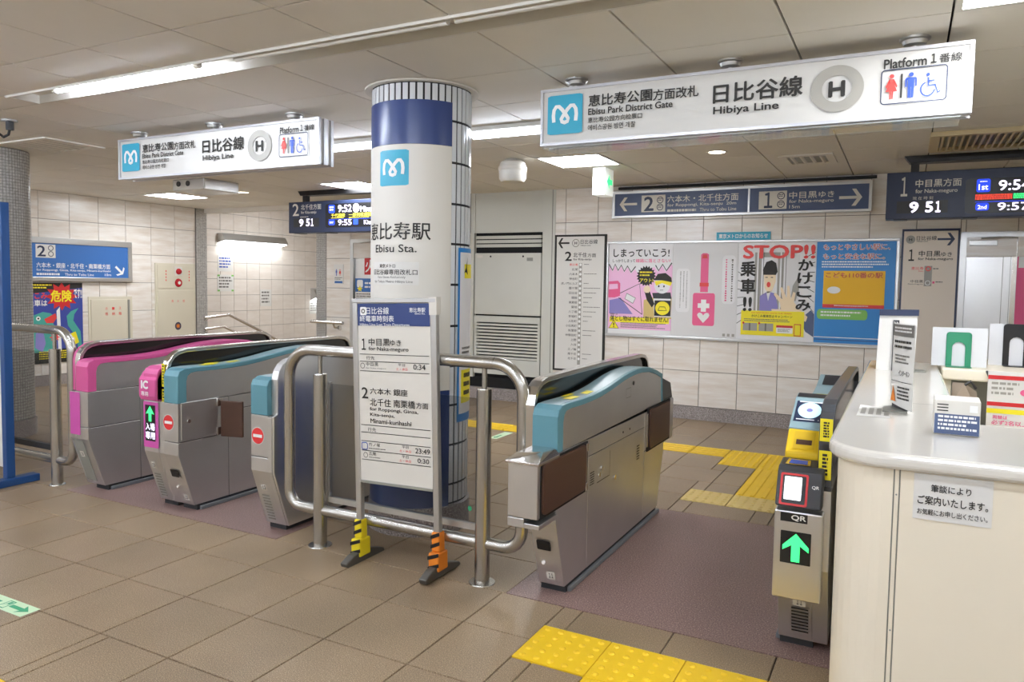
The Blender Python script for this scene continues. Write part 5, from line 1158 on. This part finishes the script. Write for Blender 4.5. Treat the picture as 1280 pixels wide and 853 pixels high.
# ================================================================== LEFT WALL THINGS
def pxm(x0): return planeX(x0)
ls = thing('wall_guide_sign', (-5.76, 3.21, 1.63), 'blue platform 2 guide sign with diagonal arrow on left wall', 'sign')
MB().box(-5.8, -5.745, 2.3, 3.888, 1.352, 1.405).box(-5.8, -5.745, 2.3, 3.888, 1.835, 1.912).box(-5.8, -5.745, 3.83, 3.888, 1.405, 1.835).build('sign_frame', M_alu, ls, bevel=.004); box('blue_face', (-5.8, -5.76, 2.3, 3.83, 1.405, 1.835), M_blue, ls)
mp = planeX(-5.76)
rect(ls, mp, 2.565, 1.82, 2.815, 1.65, M_paper, .001, 'number_plate'); text(ls, mp, '2', 2.583, 1.803, 2.69, 1.665, M_navydark, .015)
for z_ in (1.775, 1.7): ring2(ls, mp, 2.755, z_, .035, .026, M_navydark, .002, 'station_mark')
text(ls, mp, '六本木・銀座・北千住・南栗橋方面', 2.57, 1.59, 3.562, 1.522, M_white, .012); text(ls, mp, 'for Roppongi, Ginza, Kita-senju, Minami-kurihashi', 2.57, 1.511, 3.567, 1.474, M_white, .012); text(ls, mp, 'Thru to Tobu Line', 2.93, 1.458, 3.325, 1.424, M_white, .012); smalllines(ls, mp, 2.57, 1.455, 2.88, 1.427, 1, M_white, .0016, .95); text(ls, mp, '10m', 3.481, 1.463, 3.575, 1.428, M_white, .008)
arrow(ls, mp, 3.62, 1.584, 3.776, 1.436, -45, M_white, t=.2)
lp_ = tag(box('danger_poster', (-5.797, -5.79, 2.45, 3.18, .29, 1.33), M_posternavy), 'navy danger poster with teal monster under the left guide sign', 'poster'); mp = planeX(-5.79)
def q_(u, v): return (2.45 + u * .73, 1.33 - v * 1.04)
def lpq(pts, m, e=.001): return poly(lp_, mp, [q_(*k) for k in pts], m, e)
lpq([(0, 0), (1, 0), (1, .06), (0, .14)], M_ink, .0008); rect(lp_, mp, 2.45, .47, 3.18, .29, M_ink, .001)
lpq(star(.62, .17, .2, .3, 12, 1, .6), M_signred, .002); text(lp_, mp, '危険', *q_(.42, .09), *q_(.8, .24), M_yelprint, .03, .003); text(lp_, mp, 'です!!', *q_(.84, .07), *q_(.99, .2), M_white, .03, .0025)
text(lp_, mp, 'けこみ', *q_(.02, .12), *q_(.36, .2), M_red, .03, .0025); text(lp_, mp, '乗車は', *q_(.02, .21), *q_(.36, .29), M_white, .02, .0025); smalllines(lp_, mp, *q_(.02, .02), *q_(.46, .085), 2, M_yelprint, .0025)
lpq([(.05, .48), (.12, .4), (.28, .36), (.42, .38), (.5, .44), (.45, .5), (.5, .56), (.42, .62), (.46, .75), (.42, .86), (.05, .86), (.0, .7)], M_teallizard, .0015); lpq([(.3, .45), (.5, .38), (.52, .44), (.46, .5), (.34, .5)], M_red, .002); disc2(lp_, mp, *q_(.2, .44), .028, .028, M_white, .002); disc2(lp_, mp, *q_(.2, .44), .012, .012, M_ink, .003)
lpq([(.15, .62), (.28, .6), (.32, .75), (.26, .86), (.14, .8)], M_purpleprint, .002); lpq([(.52, .35), (.58, .3), (.6, .86), (.54, .86)], M_white, .0012)
lpq([(.7, .42), (.78, .36), (.92, .32), (.84, .4), (.82, .48), (.95, .62), (.97, .8), (.9, .86), (.88, .7), (.72, .54)], M_teallizard, .0015); lpq([(.7, .66), (.86, .62), (.92, .76), (.76, .82)], M_yelprint, .0025); disc2(lp_, mp, *q_(.8, .72), .035, .035, M_skin, .003); lpq(star(.48, .68, .05, .1, 8, 1, .6), M_red, .002)
smalllines(lp_, mp, *q_(.2, .85), *q_(.95, .96), 4, M_yelprint, .002)
hs_ = thing('hose_cabinet', (-5.79, 3.58, .6), 'cream hose cabinet with red characters on left wall', 'cabinet')
box('frame', (-5.81, -5.785, 3.26, 3.905, .05, 1.145), M_cream, hs_); dd = box('cabinet_door', (-5.79, -5.775, 3.29, 3.815, .08, 1.105), M_cream, hs_, .004); box('hinge_strip', (-5.786, -5.772, 3.835, 3.86, .08, 1.1), M_greydark, hs_)
mp = planeX(-5.775)
for k, s_ in enumerate('ホース'): text(dd, mp, s_, 3.49 + .1 * k, 1.0, 3.525 + .1 * k, .96, M_red, .004)
for k, s_ in enumerate('格納箱'): text(dd, mp, s_, 3.487 + .1 * k, .93, 3.53 + .1 * k, .885, M_red, .004)
hy = thing('fire_hydrant_cabinet', (-5.79, 4.63, .8), 'tall cream fire hydrant cabinet with red alarm lamp', 'cabinet')
box('frame', (-5.81, -5.78, 4.28, 4.975, .05, 1.635), M_cream, hy, .004); box('alarm_panel', (-5.782, -5.772, 4.31, 4.95, 1.26, 1.61), M_cream, hy, .003); d2 = box('cabinet_door', (-5.782, -5.768, 4.31, 4.95, .07, 1.23), M_cream, hy, .003)
lm = MB().lathe([(0, 0)], 0, 0, 4)
def xdome(parent, name, y_, z_, r, x0, h, m):
    mb = MB(); n = 18
    prof = [(r, 0), (r * .95, h * .35), (r * .7, h * .75), (r * .35, h * .95), (.0001, h)]
    for k in range(n):
        for rr, hh in prof:
            mb.v.append((x0 + hh, y_ + rr * math.cos(2 * math.pi * k / n), z_ + rr * math.sin(2 * math.pi * k / n)))
    for k in range(n):
        k2 = (k + 1) % n
        for i in range(len(prof) - 1): mb.f.append((k * 5 + i, k2 * 5 + i, k2 * 5 + i + 1, k * 5 + i + 1))
    return mb.build(name, m, parent, smooth=True)
box('lamp_plate', (-5.773, -5.769, 4.6, 4.735, 1.45, 1.59), M_pale, hy); xdome(hy, 'alarm_lamp', 4.668, 1.515, .045, -5.77, .05, M_firered)
xdome(hy, 'call_button', 4.668, 1.345, .065, -5.772, .02, M_firered); disc2(hy, planeX(-5.752), 4.668, 1.345, .025, .025, M_pale, .001, 'button_centre')
mp = planeX(-5.772)
for k in range(4): rect(hy, mp, 4.445, 1.53 - .045 * k, 4.46, 1.505 - .045 * k, M_red, .001, 'small_print'); rect(hy, mp, 4.85, 1.53 - .045 * k, 4.865, 1.505 - .045 * k, M_red, .001, 'small_print')
for k, s_ in enumerate('消火栓'): text(d2, planeX(-5.768), s_, 4.535 + .1 * k, 1.09, 4.57 + .1 * k, 1.05, M_red, .004)
disc2(d2, planeX(-5.768), 4.648, .69, .055, .06, M_navydark, .001, 'emblem'); lpk = star(4.648, .69, .02, .045, 8); poly(d2, planeX(-5.768), lpk, M_orange, .002, 'emblem')
# added ceiling light, unseen behind the lintel, to brighten the stair passage
sl = thing('ceiling_light', (-5.0, 7.0, 3.0), 'long lit ceiling panel added over the stairs, unseen behind the lintel', 'ceiling light')
box('frame', (-5.65, -4.35, 6.7, 7.3, 2.97, 3.0), M_fixture, sl); box('diffuser', (-5.6, -4.4, 6.75, 7.25, 2.962, 2.97), M_panelon, sl)
# papers on the stair wall and back wall
for y0, z1, y1, z0, m_, lab in ((6.37, 1.84, 6.7, 1.55, M_paper, 'white notice with blue text high on the stair wall'), (6.36, 1.49, 6.72, 1.19, M_paper, 'white notice with green corners on the stair wall'), (7.36, 1.225, 7.64, .9, M_paper, 'small white notice in the middle of stair wall'), (8.68, .98, 9.0, .72, M_paper, 'small white notice beside the low stair lamp')):
    n_ = tag(box('wall_notice', (-6.9, -6.893, y0, y1, z0, z1), m_), lab, 'notice', 'notices on the stair wall')
    smalllines(n_, planeX(-6.893), y0 + .03, z1 - .04, y1 - .03, z0 + .04, 4, M_bluefig if z1 > 1.8 else M_ink2, .001, seed=int(y0 * 10))
    if 'green' in lab:
        for a_ in (y0, y1 - .05):
            for b_ in (z1, z0 + .03): rect(n_, planeX(-6.893), a_, b_, a_ + .05, b_ - .03, M_lightgreen, .001, 'corner_tape')
nw = tag(box('restroom_notice', (-2.9, -2.735, 4.862, 4.868, 1.37, 1.635), M_paper), 'small restroom notice on back wall left of the dark door', 'notice'); mp = planeY(4.862)
man(nw, mp, -2.87, 1.57, -2.84, 1.48, M_bluefig, .001); man(nw, mp, -2.81, 1.57, -2.775, 1.48, M_red, .001, True); rect(nw, mp, -2.885, 1.41, -2.75, 1.38, M_blue, .001); smalllines(nw, mp, -2.885, 1.46, -2.75, 1.42, 2, M_ink2, .001)
# floor stickers
fs_ = tag(MB().add([(.35, -1.275, .0012), (.783, -1.275, .0012), (.783, -1.19, .0012), (.35, -1.19, .0012)], [(0, 1, 2, 3)]).build('floor_sticker', mat('sticker_pale', '#cfe8c2', .5)), 'pale green exit arrow sticker on floor at lower left', 'floor sticker')
mp = planeZ(.0012)
poly(fs_, mp, [(.766, -1.232), (.71, -1.2), (.72, -1.222), (.64, -1.222), (.64, -1.243), (.72, -1.243), (.71, -1.265)], M_green, .0006, 'arrow'); outline(fs_, mp, [(.59, -1.262), (.59, -1.205), (.63, -1.205), (.63, -1.262)], .008, M_green, .0006); poly(fs_, mp, [(.598, -1.25), (.61, -1.225), (.62, -1.24), (.625, -1.21), (.605, -1.21)], M_green, .0006); poly(fs_, mp, [(.41, -1.232), (.47, -1.2), (.46, -1.222), (.56, -1.222), (.56, -1.243), (.46, -1.243), (.47, -1.265)], M_green, .0006, 'arrow')
fs2 = tag(MB().add([(.66, 2.87, .0012), (.75, 2.87, .0012), (.75, 3.2, .0012), (.66, 3.2, .0012)], [(0, 1, 2, 3)]).build('floor_sticker', MATS['sticker_pale']), 'pale green exit sticker on floor by the far yellow strip', 'floor sticker'); poly(fs2, mp, [(.705, 2.9), (.735, 2.96), (.715, 2.95), (.715, 3.05), (.695, 3.05), (.695, 2.95), (.675, 2.96)], M_green, .0006, 'arrow')

# ================================================================== STAFF COUNTER
ct = thing('staff_counter', (4.0, 0, 0), 'cream staff counter with rounded corner and glossy white top', 'counter')
def ring_top(o_, r_): return [(3.82 + o_, 1.49)] + [(3.82 + o_ + r_ - r_ * math.cos(math.radians(a)), -1.06 + o_ + r_ - r_ * math.sin(math.radians(a))) for a in range(0, 91, 10)] + [(5.4, -1.06 + o_)]
outer = ring_top(0, .14)
top = MB().prism(outer + [(5.4, -.48), (4.145, -.48), (4.145, 1.49)], 'z', .992, 1.03); top.build('counter_top', M_ctop, ct, bevel=.014, seg=4)
side = ring_top(.022, .13)
MB().band([side[0], side[1]], [(side[0][0] + .02, side[0][1]), (side[1][0] + .02, side[1][1])], 'z', .0, .992).build('side_panel', M_counter, ct)
ca_ = side[1:-1]; ci = [(a + .02 * (1 - k / (len(ca_) - 1)), b + .02 * (k / (len(ca_) - 1))) for k, (a, b) in enumerate(ca_)]
MB().band(ca_, ci, 'z', 0, .992).build('corner_panel', M_counter, ct, smooth=True)
xs = ca_[-1][0]
box('seam_strip', (xs + .003, xs + .012, -1.0375, -1.02, 0, .992), M_counter, ct, .001); box('seam_gap', (xs - .002, xs + .016, -1.034, -1.02, 0, .992), M_greydark, ct)
box('front_panel', (xs + .015, 5.4, -1.038, -1.018, 0, .992), M_counter, ct, .001); box('inner_panel', (4.10, 4.12, -.9, 1.49, 0, .992), M_cream, ct); box('far_panel', (3.84, 4.12, 1.46, 1.48, 0, .992), M_counter, ct)
for z_ in (.93, .6): MB().disc((xs + .0075, -1.0385, z_), (0, 1, 0), .002, 8, .002).build('screw', M_greydark, ct)
nt = tag(box('writing_notice', (4.015, 4.172, -1.0405, -1.0382, .893, 1.0), M_paper), 'white notice with black Japanese lines on the counter front', 'notice'); mp = planeY(-1.0405)
nt.data.transform(Matrix.Translation((0, 0, -.012)))
text(nt, mp, '筆談により', 4.05, .966, 4.13, .948, M_ink, .014); text(nt, mp, 'ご案内いたします。', 4.024, .938, 4.164, .917, M_ink, .014); text(nt, mp, 'お気軽にお申し出ください。', 4.024, .907, 4.164, .893, M_ink, .01)
tp_ = tag(MB().add([(3.862, -.52, 1.0308), (3.955, -.52, 1.0308), (3.945, -.32, 1.0308), (3.862, -.28, 1.0308)], [(0, 1, 2, 3)]).build('taped_note', M_paper), 'white paper note taped flat on the counter top', 'notice')
for k in range(4): rect(tp_, planeZ(1.0308), 3.87 + .022 * k, -.48, 3.884 + .022 * k, -.34, M_ring, .0004, 'small_print')
# acrylic notice standing on the counter
ac = thing('standing_notice', (3.98, -.38, 1.03), 'tall curved paper notice standing on a dark bookend on counter', 'notice')
mbx = MB(); n = 8
pth = [(3.951 + .06 * k / n, -.30 - .11 * k / n - .012 * math.sin(math.pi * k / n)) for k in range(n + 1)]
for k in range(n):
    (a0, b0), (a1, b1) = pth[k], pth[k + 1]
    mbx.add([(a0, b0, 1.05 - .012 * k / n), (a1, b1, 1.05 - .012 * (k + 1) / n), (a1, b1, 1.305), (a0, b0, 1.312), (a0 + .001, b0 + .002, 1.05 - .012 * k / n), (a1 + .001, b1 + .002, 1.05 - .012 * (k + 1) / n), (a1 + .001, b1 + .002, 1.305), (a0 + .001, b0 + .002, 1.312)], [(0, 1, 2, 3), (4, 5, 6, 7), (3, 2, 6, 7), (0, 1, 5, 4)])
mbx.build('sheet', M_paper, ac, smooth=True)
def mpn(u, v, e):
    k = min(max(u, 0), .9999) * n; i = int(k); f_ = k - i
    a = pth[i][0] + (pth[i + 1][0] - pth[i][0]) * f_; b = pth[i][1] + (pth[i + 1][1] - pth[i][1]) * f_
    return (a - e * .88, b - e * .48 - e * .3, 1.31 - (v * -1) * .265)
mpn2 = lambda u, v, e: mpn(u, v, e)
rect(ac, mpn2, .02, -.02, .98, -.16, M_ink2, .002, 'header', 8); smalllines(ac, mpn2, .1, -.05, .9, -.13, 2, M_white, .003)
smalllines(ac, mpn2, .1, -.21, .9, -.33, 2, M_ink, .002); smalllines(ac, mpn2, .15, -.38, .85, -.5, 3, M_ink2, .002); text(ac, mpn2, 'インターホン', .35, -.56, .85, -.63, M_ink, .01, .002); rect(ac, mpn2, .02, -.7, .98, -.706, M_ink, .002, 'rule', 8)
poly(ac, mpn2, [(.12, -.76), (.26, -.95), (.02, -.95)], M_orange, .002); smalllines(ac, mpn2, .32, -.76, .9, -.93, 4, M_ink, .002)
MB().box(3.93, 4.0, -.40, -.27, 1.0305, 1.034).build('bookend_foot', M_greydark, ac); MB().add([(3.955, -.29, 1.034), (4.0, -.375, 1.034), (4.0, -.375, 1.2), (3.955, -.29, 1.2), (3.958, -.285, 1.034), (4.003, -.37, 1.034), (4.003, -.37, 1.2), (3.958, -.285, 1.2)], [(0, 1, 2, 3), (4, 5, 6, 7), (0, 1, 5, 4), (1, 2, 6, 5), (2, 3, 7, 6), (3, 0, 4, 7)]).build('bookend', M_dark, ac)
MB().add([(4.0, -.16, 1.0306), (4.09, -.15, 1.0306), (4.09, -.14, 1.0306), (4.0, -.15, 1.0306)], [(0, 1, 2, 3)]).build('slot_mark', M_ink2, ct)
hd = thing('notice_holder', (3.95, .97, 1.03), 'cream notice holder with navy top edge behind the curved notice', 'notice')
MB().prism([(3.868, 1.03), (4.03, 1.03), (4.036, 1.30), (3.876, 1.295)], 'y', .97, .985).build('sheet', M_paper, hd); MB().prism([(3.874, 1.29), (4.04, 1.293), (4.04, 1.322), (3.874, 1.318)], 'y', .962, .99).build('top_edge', M_navydark, hd); MB().prism([(.95, 1.03), (.97, 1.03), (.972, 1.27), (.962, 1.27)], 'x', 3.935, 3.96).build('side_edge', M_dark, hd)
box('base_plate', (3.95, 4.08, .94, 1.05, 1.0305, 1.034), M_greydark, hd)
# intercom note block
ib = thing('intercom_box', (4.11, -.68, 1.03), 'small blue and white intercom label box on the counter', 'box')
MB().prism([(-.72, 1.031), (-.712, 1.123), (-.65, 1.128), (-.62, 1.031)], 'x', 4.06, 4.167).build('body', M_pale, ib, bevel=.003)
mpb = lambda a, z, e: (a, -.72 + (z - 1.031) / .092 * .008 - e, z)
rect(ib, mpb, 4.062, 1.086, 4.165, 1.033, M_slate, .001, 'label'); smalllines(ib, mpb, 4.07, 1.082, 4.16, 1.04, 4, M_white, .002, .55)
for k in range(3): rect(ib, mpb, 4.067, 1.112 - .008 * k, 4.093, 1.109 - .008 * k, M_ink, .0015, 'speaker_grille')
rect(ib, mpb, 4.142, 1.112, 4.16, 1.094, M_white, .0015, 'switch')
# boards with bookends on the inner shelf
sh = thing('inner_shelf', (4.6, 1.3, 0), 'cream office shelf unit behind the counter', 'shelf')
MB().box(4.15, 5.4, 1.08, 1.75, .99, 1.045).build('shelf_top', M_counter, sh, bevel=.008); MB().box(4.16, 4.19, 1.1, 1.72, 0, .99).build('end_panel', M_cream, sh); MB().box(4.16, 5.4, 1.68, 1.72, 0, .99).build('rear_panel', M_cream, sh); MB().box(4.19, 4.40, 1.3, 1.34, .5, .99).build('divider', M_greydark, sh)
wb = tag(MB().box(4.106, 4.337, 1.2, 1.206, 1.046, 1.234).build('white_board', mat('board_white', '#dcdde0', .5)), 'white board behind the green bookend', 'board'); wb2 = tag(MB().box(4.36, 4.62, 1.4, 1.406, 1.046, 1.252).build('white_board', mat('board_white', '#dcdde0', .5)), 'white board behind the black bookend at right edge', 'board')
def bookend(x0, x1, y_, z0, z1, m, label):
    t = thing('bookend', ((x0 + x1) / 2, y_, z0), label, 'bookend', 'bookends'); w = x1 - x0; th = w * .24
    c = (x0 + x1) / 2; ri = w / 2 - th; zs = z0 + (z1 - z0) * .55
    o_ = [(x0, z0), (x0, z1 - .012), (x0 + .004, z1 - .004), (x0 + .012, z1), (c, z1), (x1 - .012, z1), (x1 - .004, z1 - .004), (x1, z1 - .012), (x1, z0)]
    i_ = [(x0 + th, z0), (x0 + th, zs), (c - ri * .9, zs + ri * .45), (c - ri * .5, zs + ri * .87), (c, zs + ri), (c + ri * .5, zs + ri * .87), (c + ri * .9, zs + ri * .45), (x1 - th, zs), (x1 - th, z0)]
    MB().band(o_, i_, 'y', y_ - .003, y_).build('upright', m, t); MB().box(x0, x1, y_ - .07, y_ - .003, z0, z0 + .002).build('foot', m, t)
bookend(4.166, 4.272, 1.195, 1.047, 1.213, M_bookgreen, 'green metal bookend in front of a white board'); bookend(4.418, 4.53, 1.395, 1.047, 1.253, M_black, 'black metal bookend at the right edge of the picture')
ds = thing('office_desk', (4.7, .3, 0), 'low cream desk behind the counter', 'desk'); box('desk_top', (4.125, 5.4, -.46, 1.05, .70, .74), M_counter, ds); box('desk_body', (4.14, 5.4, -.44, 1.03, 0, .70), M_cream, ds)
np_ = thing('exchange_notice', (4.45, .3, .74), 'white notice with red bands standing on the desk behind counter', 'notice'); box('sheet', (4.268, 4.62, .3, .308, .74, 1.115), M_paper, np_); mp = planeY(.3)
rect(np_, mp, 4.268, 1.10, 4.62, 1.085, M_signred, .001); smalllines(np_, mp, 4.28, 1.075, 4.37, 1.02, 3, M_ring, .001); rect(np_, mp, 4.268, 1.0, 4.62, .985, M_signred, .001); rect(np_, mp, 4.268, .975, 4.62, .957, M_yelprint, .001); text(np_, mp, '両替は', 4.288, .95, 4.335, .936, M_pinkstrong, .02); text(np_, mp, '必ず2名以上', 4.285, .932, 4.40, .914, M_pinkstrong, .02); disc2(np_, mp, 4.385, 1.04, .015, .012, M_pinkstrong, .001)
bg = thing('paper_bag', (4.2, .5, .74), 'crumpled brown checked bag behind the counter edge', 'bag')
MB().add([(4.15, .3, .741), (4.26, .32, .741), (4.26, .6, .741), (4.16, .62, .741), (4.15, .3, .98), (4.25, .33, .93), (4.255, .58, 1.0), (4.17, .62, 1.03), (4.2, .42, 1.05)], [(0, 1, 5, 4), (1, 2, 6, 5), (2, 3, 7, 6), (3, 0, 4, 7), (4, 5, 8), (5, 6, 8), (6, 7, 8), (7, 4, 8), (0, 3, 2, 1)]).build('bag_body', M_bag, bg)
MB().tube([(4.2, .42, 1.04), (4.22, .4, 1.06), (4.24, .44, 1.03)], .006, 6).build('handle', M_dark, bg, smooth=True)
cb_ = tag(MB().tube([(4.33, 1.07, 1.04), (4.34, .9, 1.0), (4.325, .6, .985), (4.33, .45, .95), (4.325, .4, .90), (4.31, .35, .75)], .006, 8).build('black_cable', M_black, None, smooth=True), 'black cable dangling behind the counter with yellow tag', 'cable'); MB().tube([(4.336, .96, 1.015), (4.33, .82, .993)], .009, 8).build('cable_tag', M_tapey, cb_)
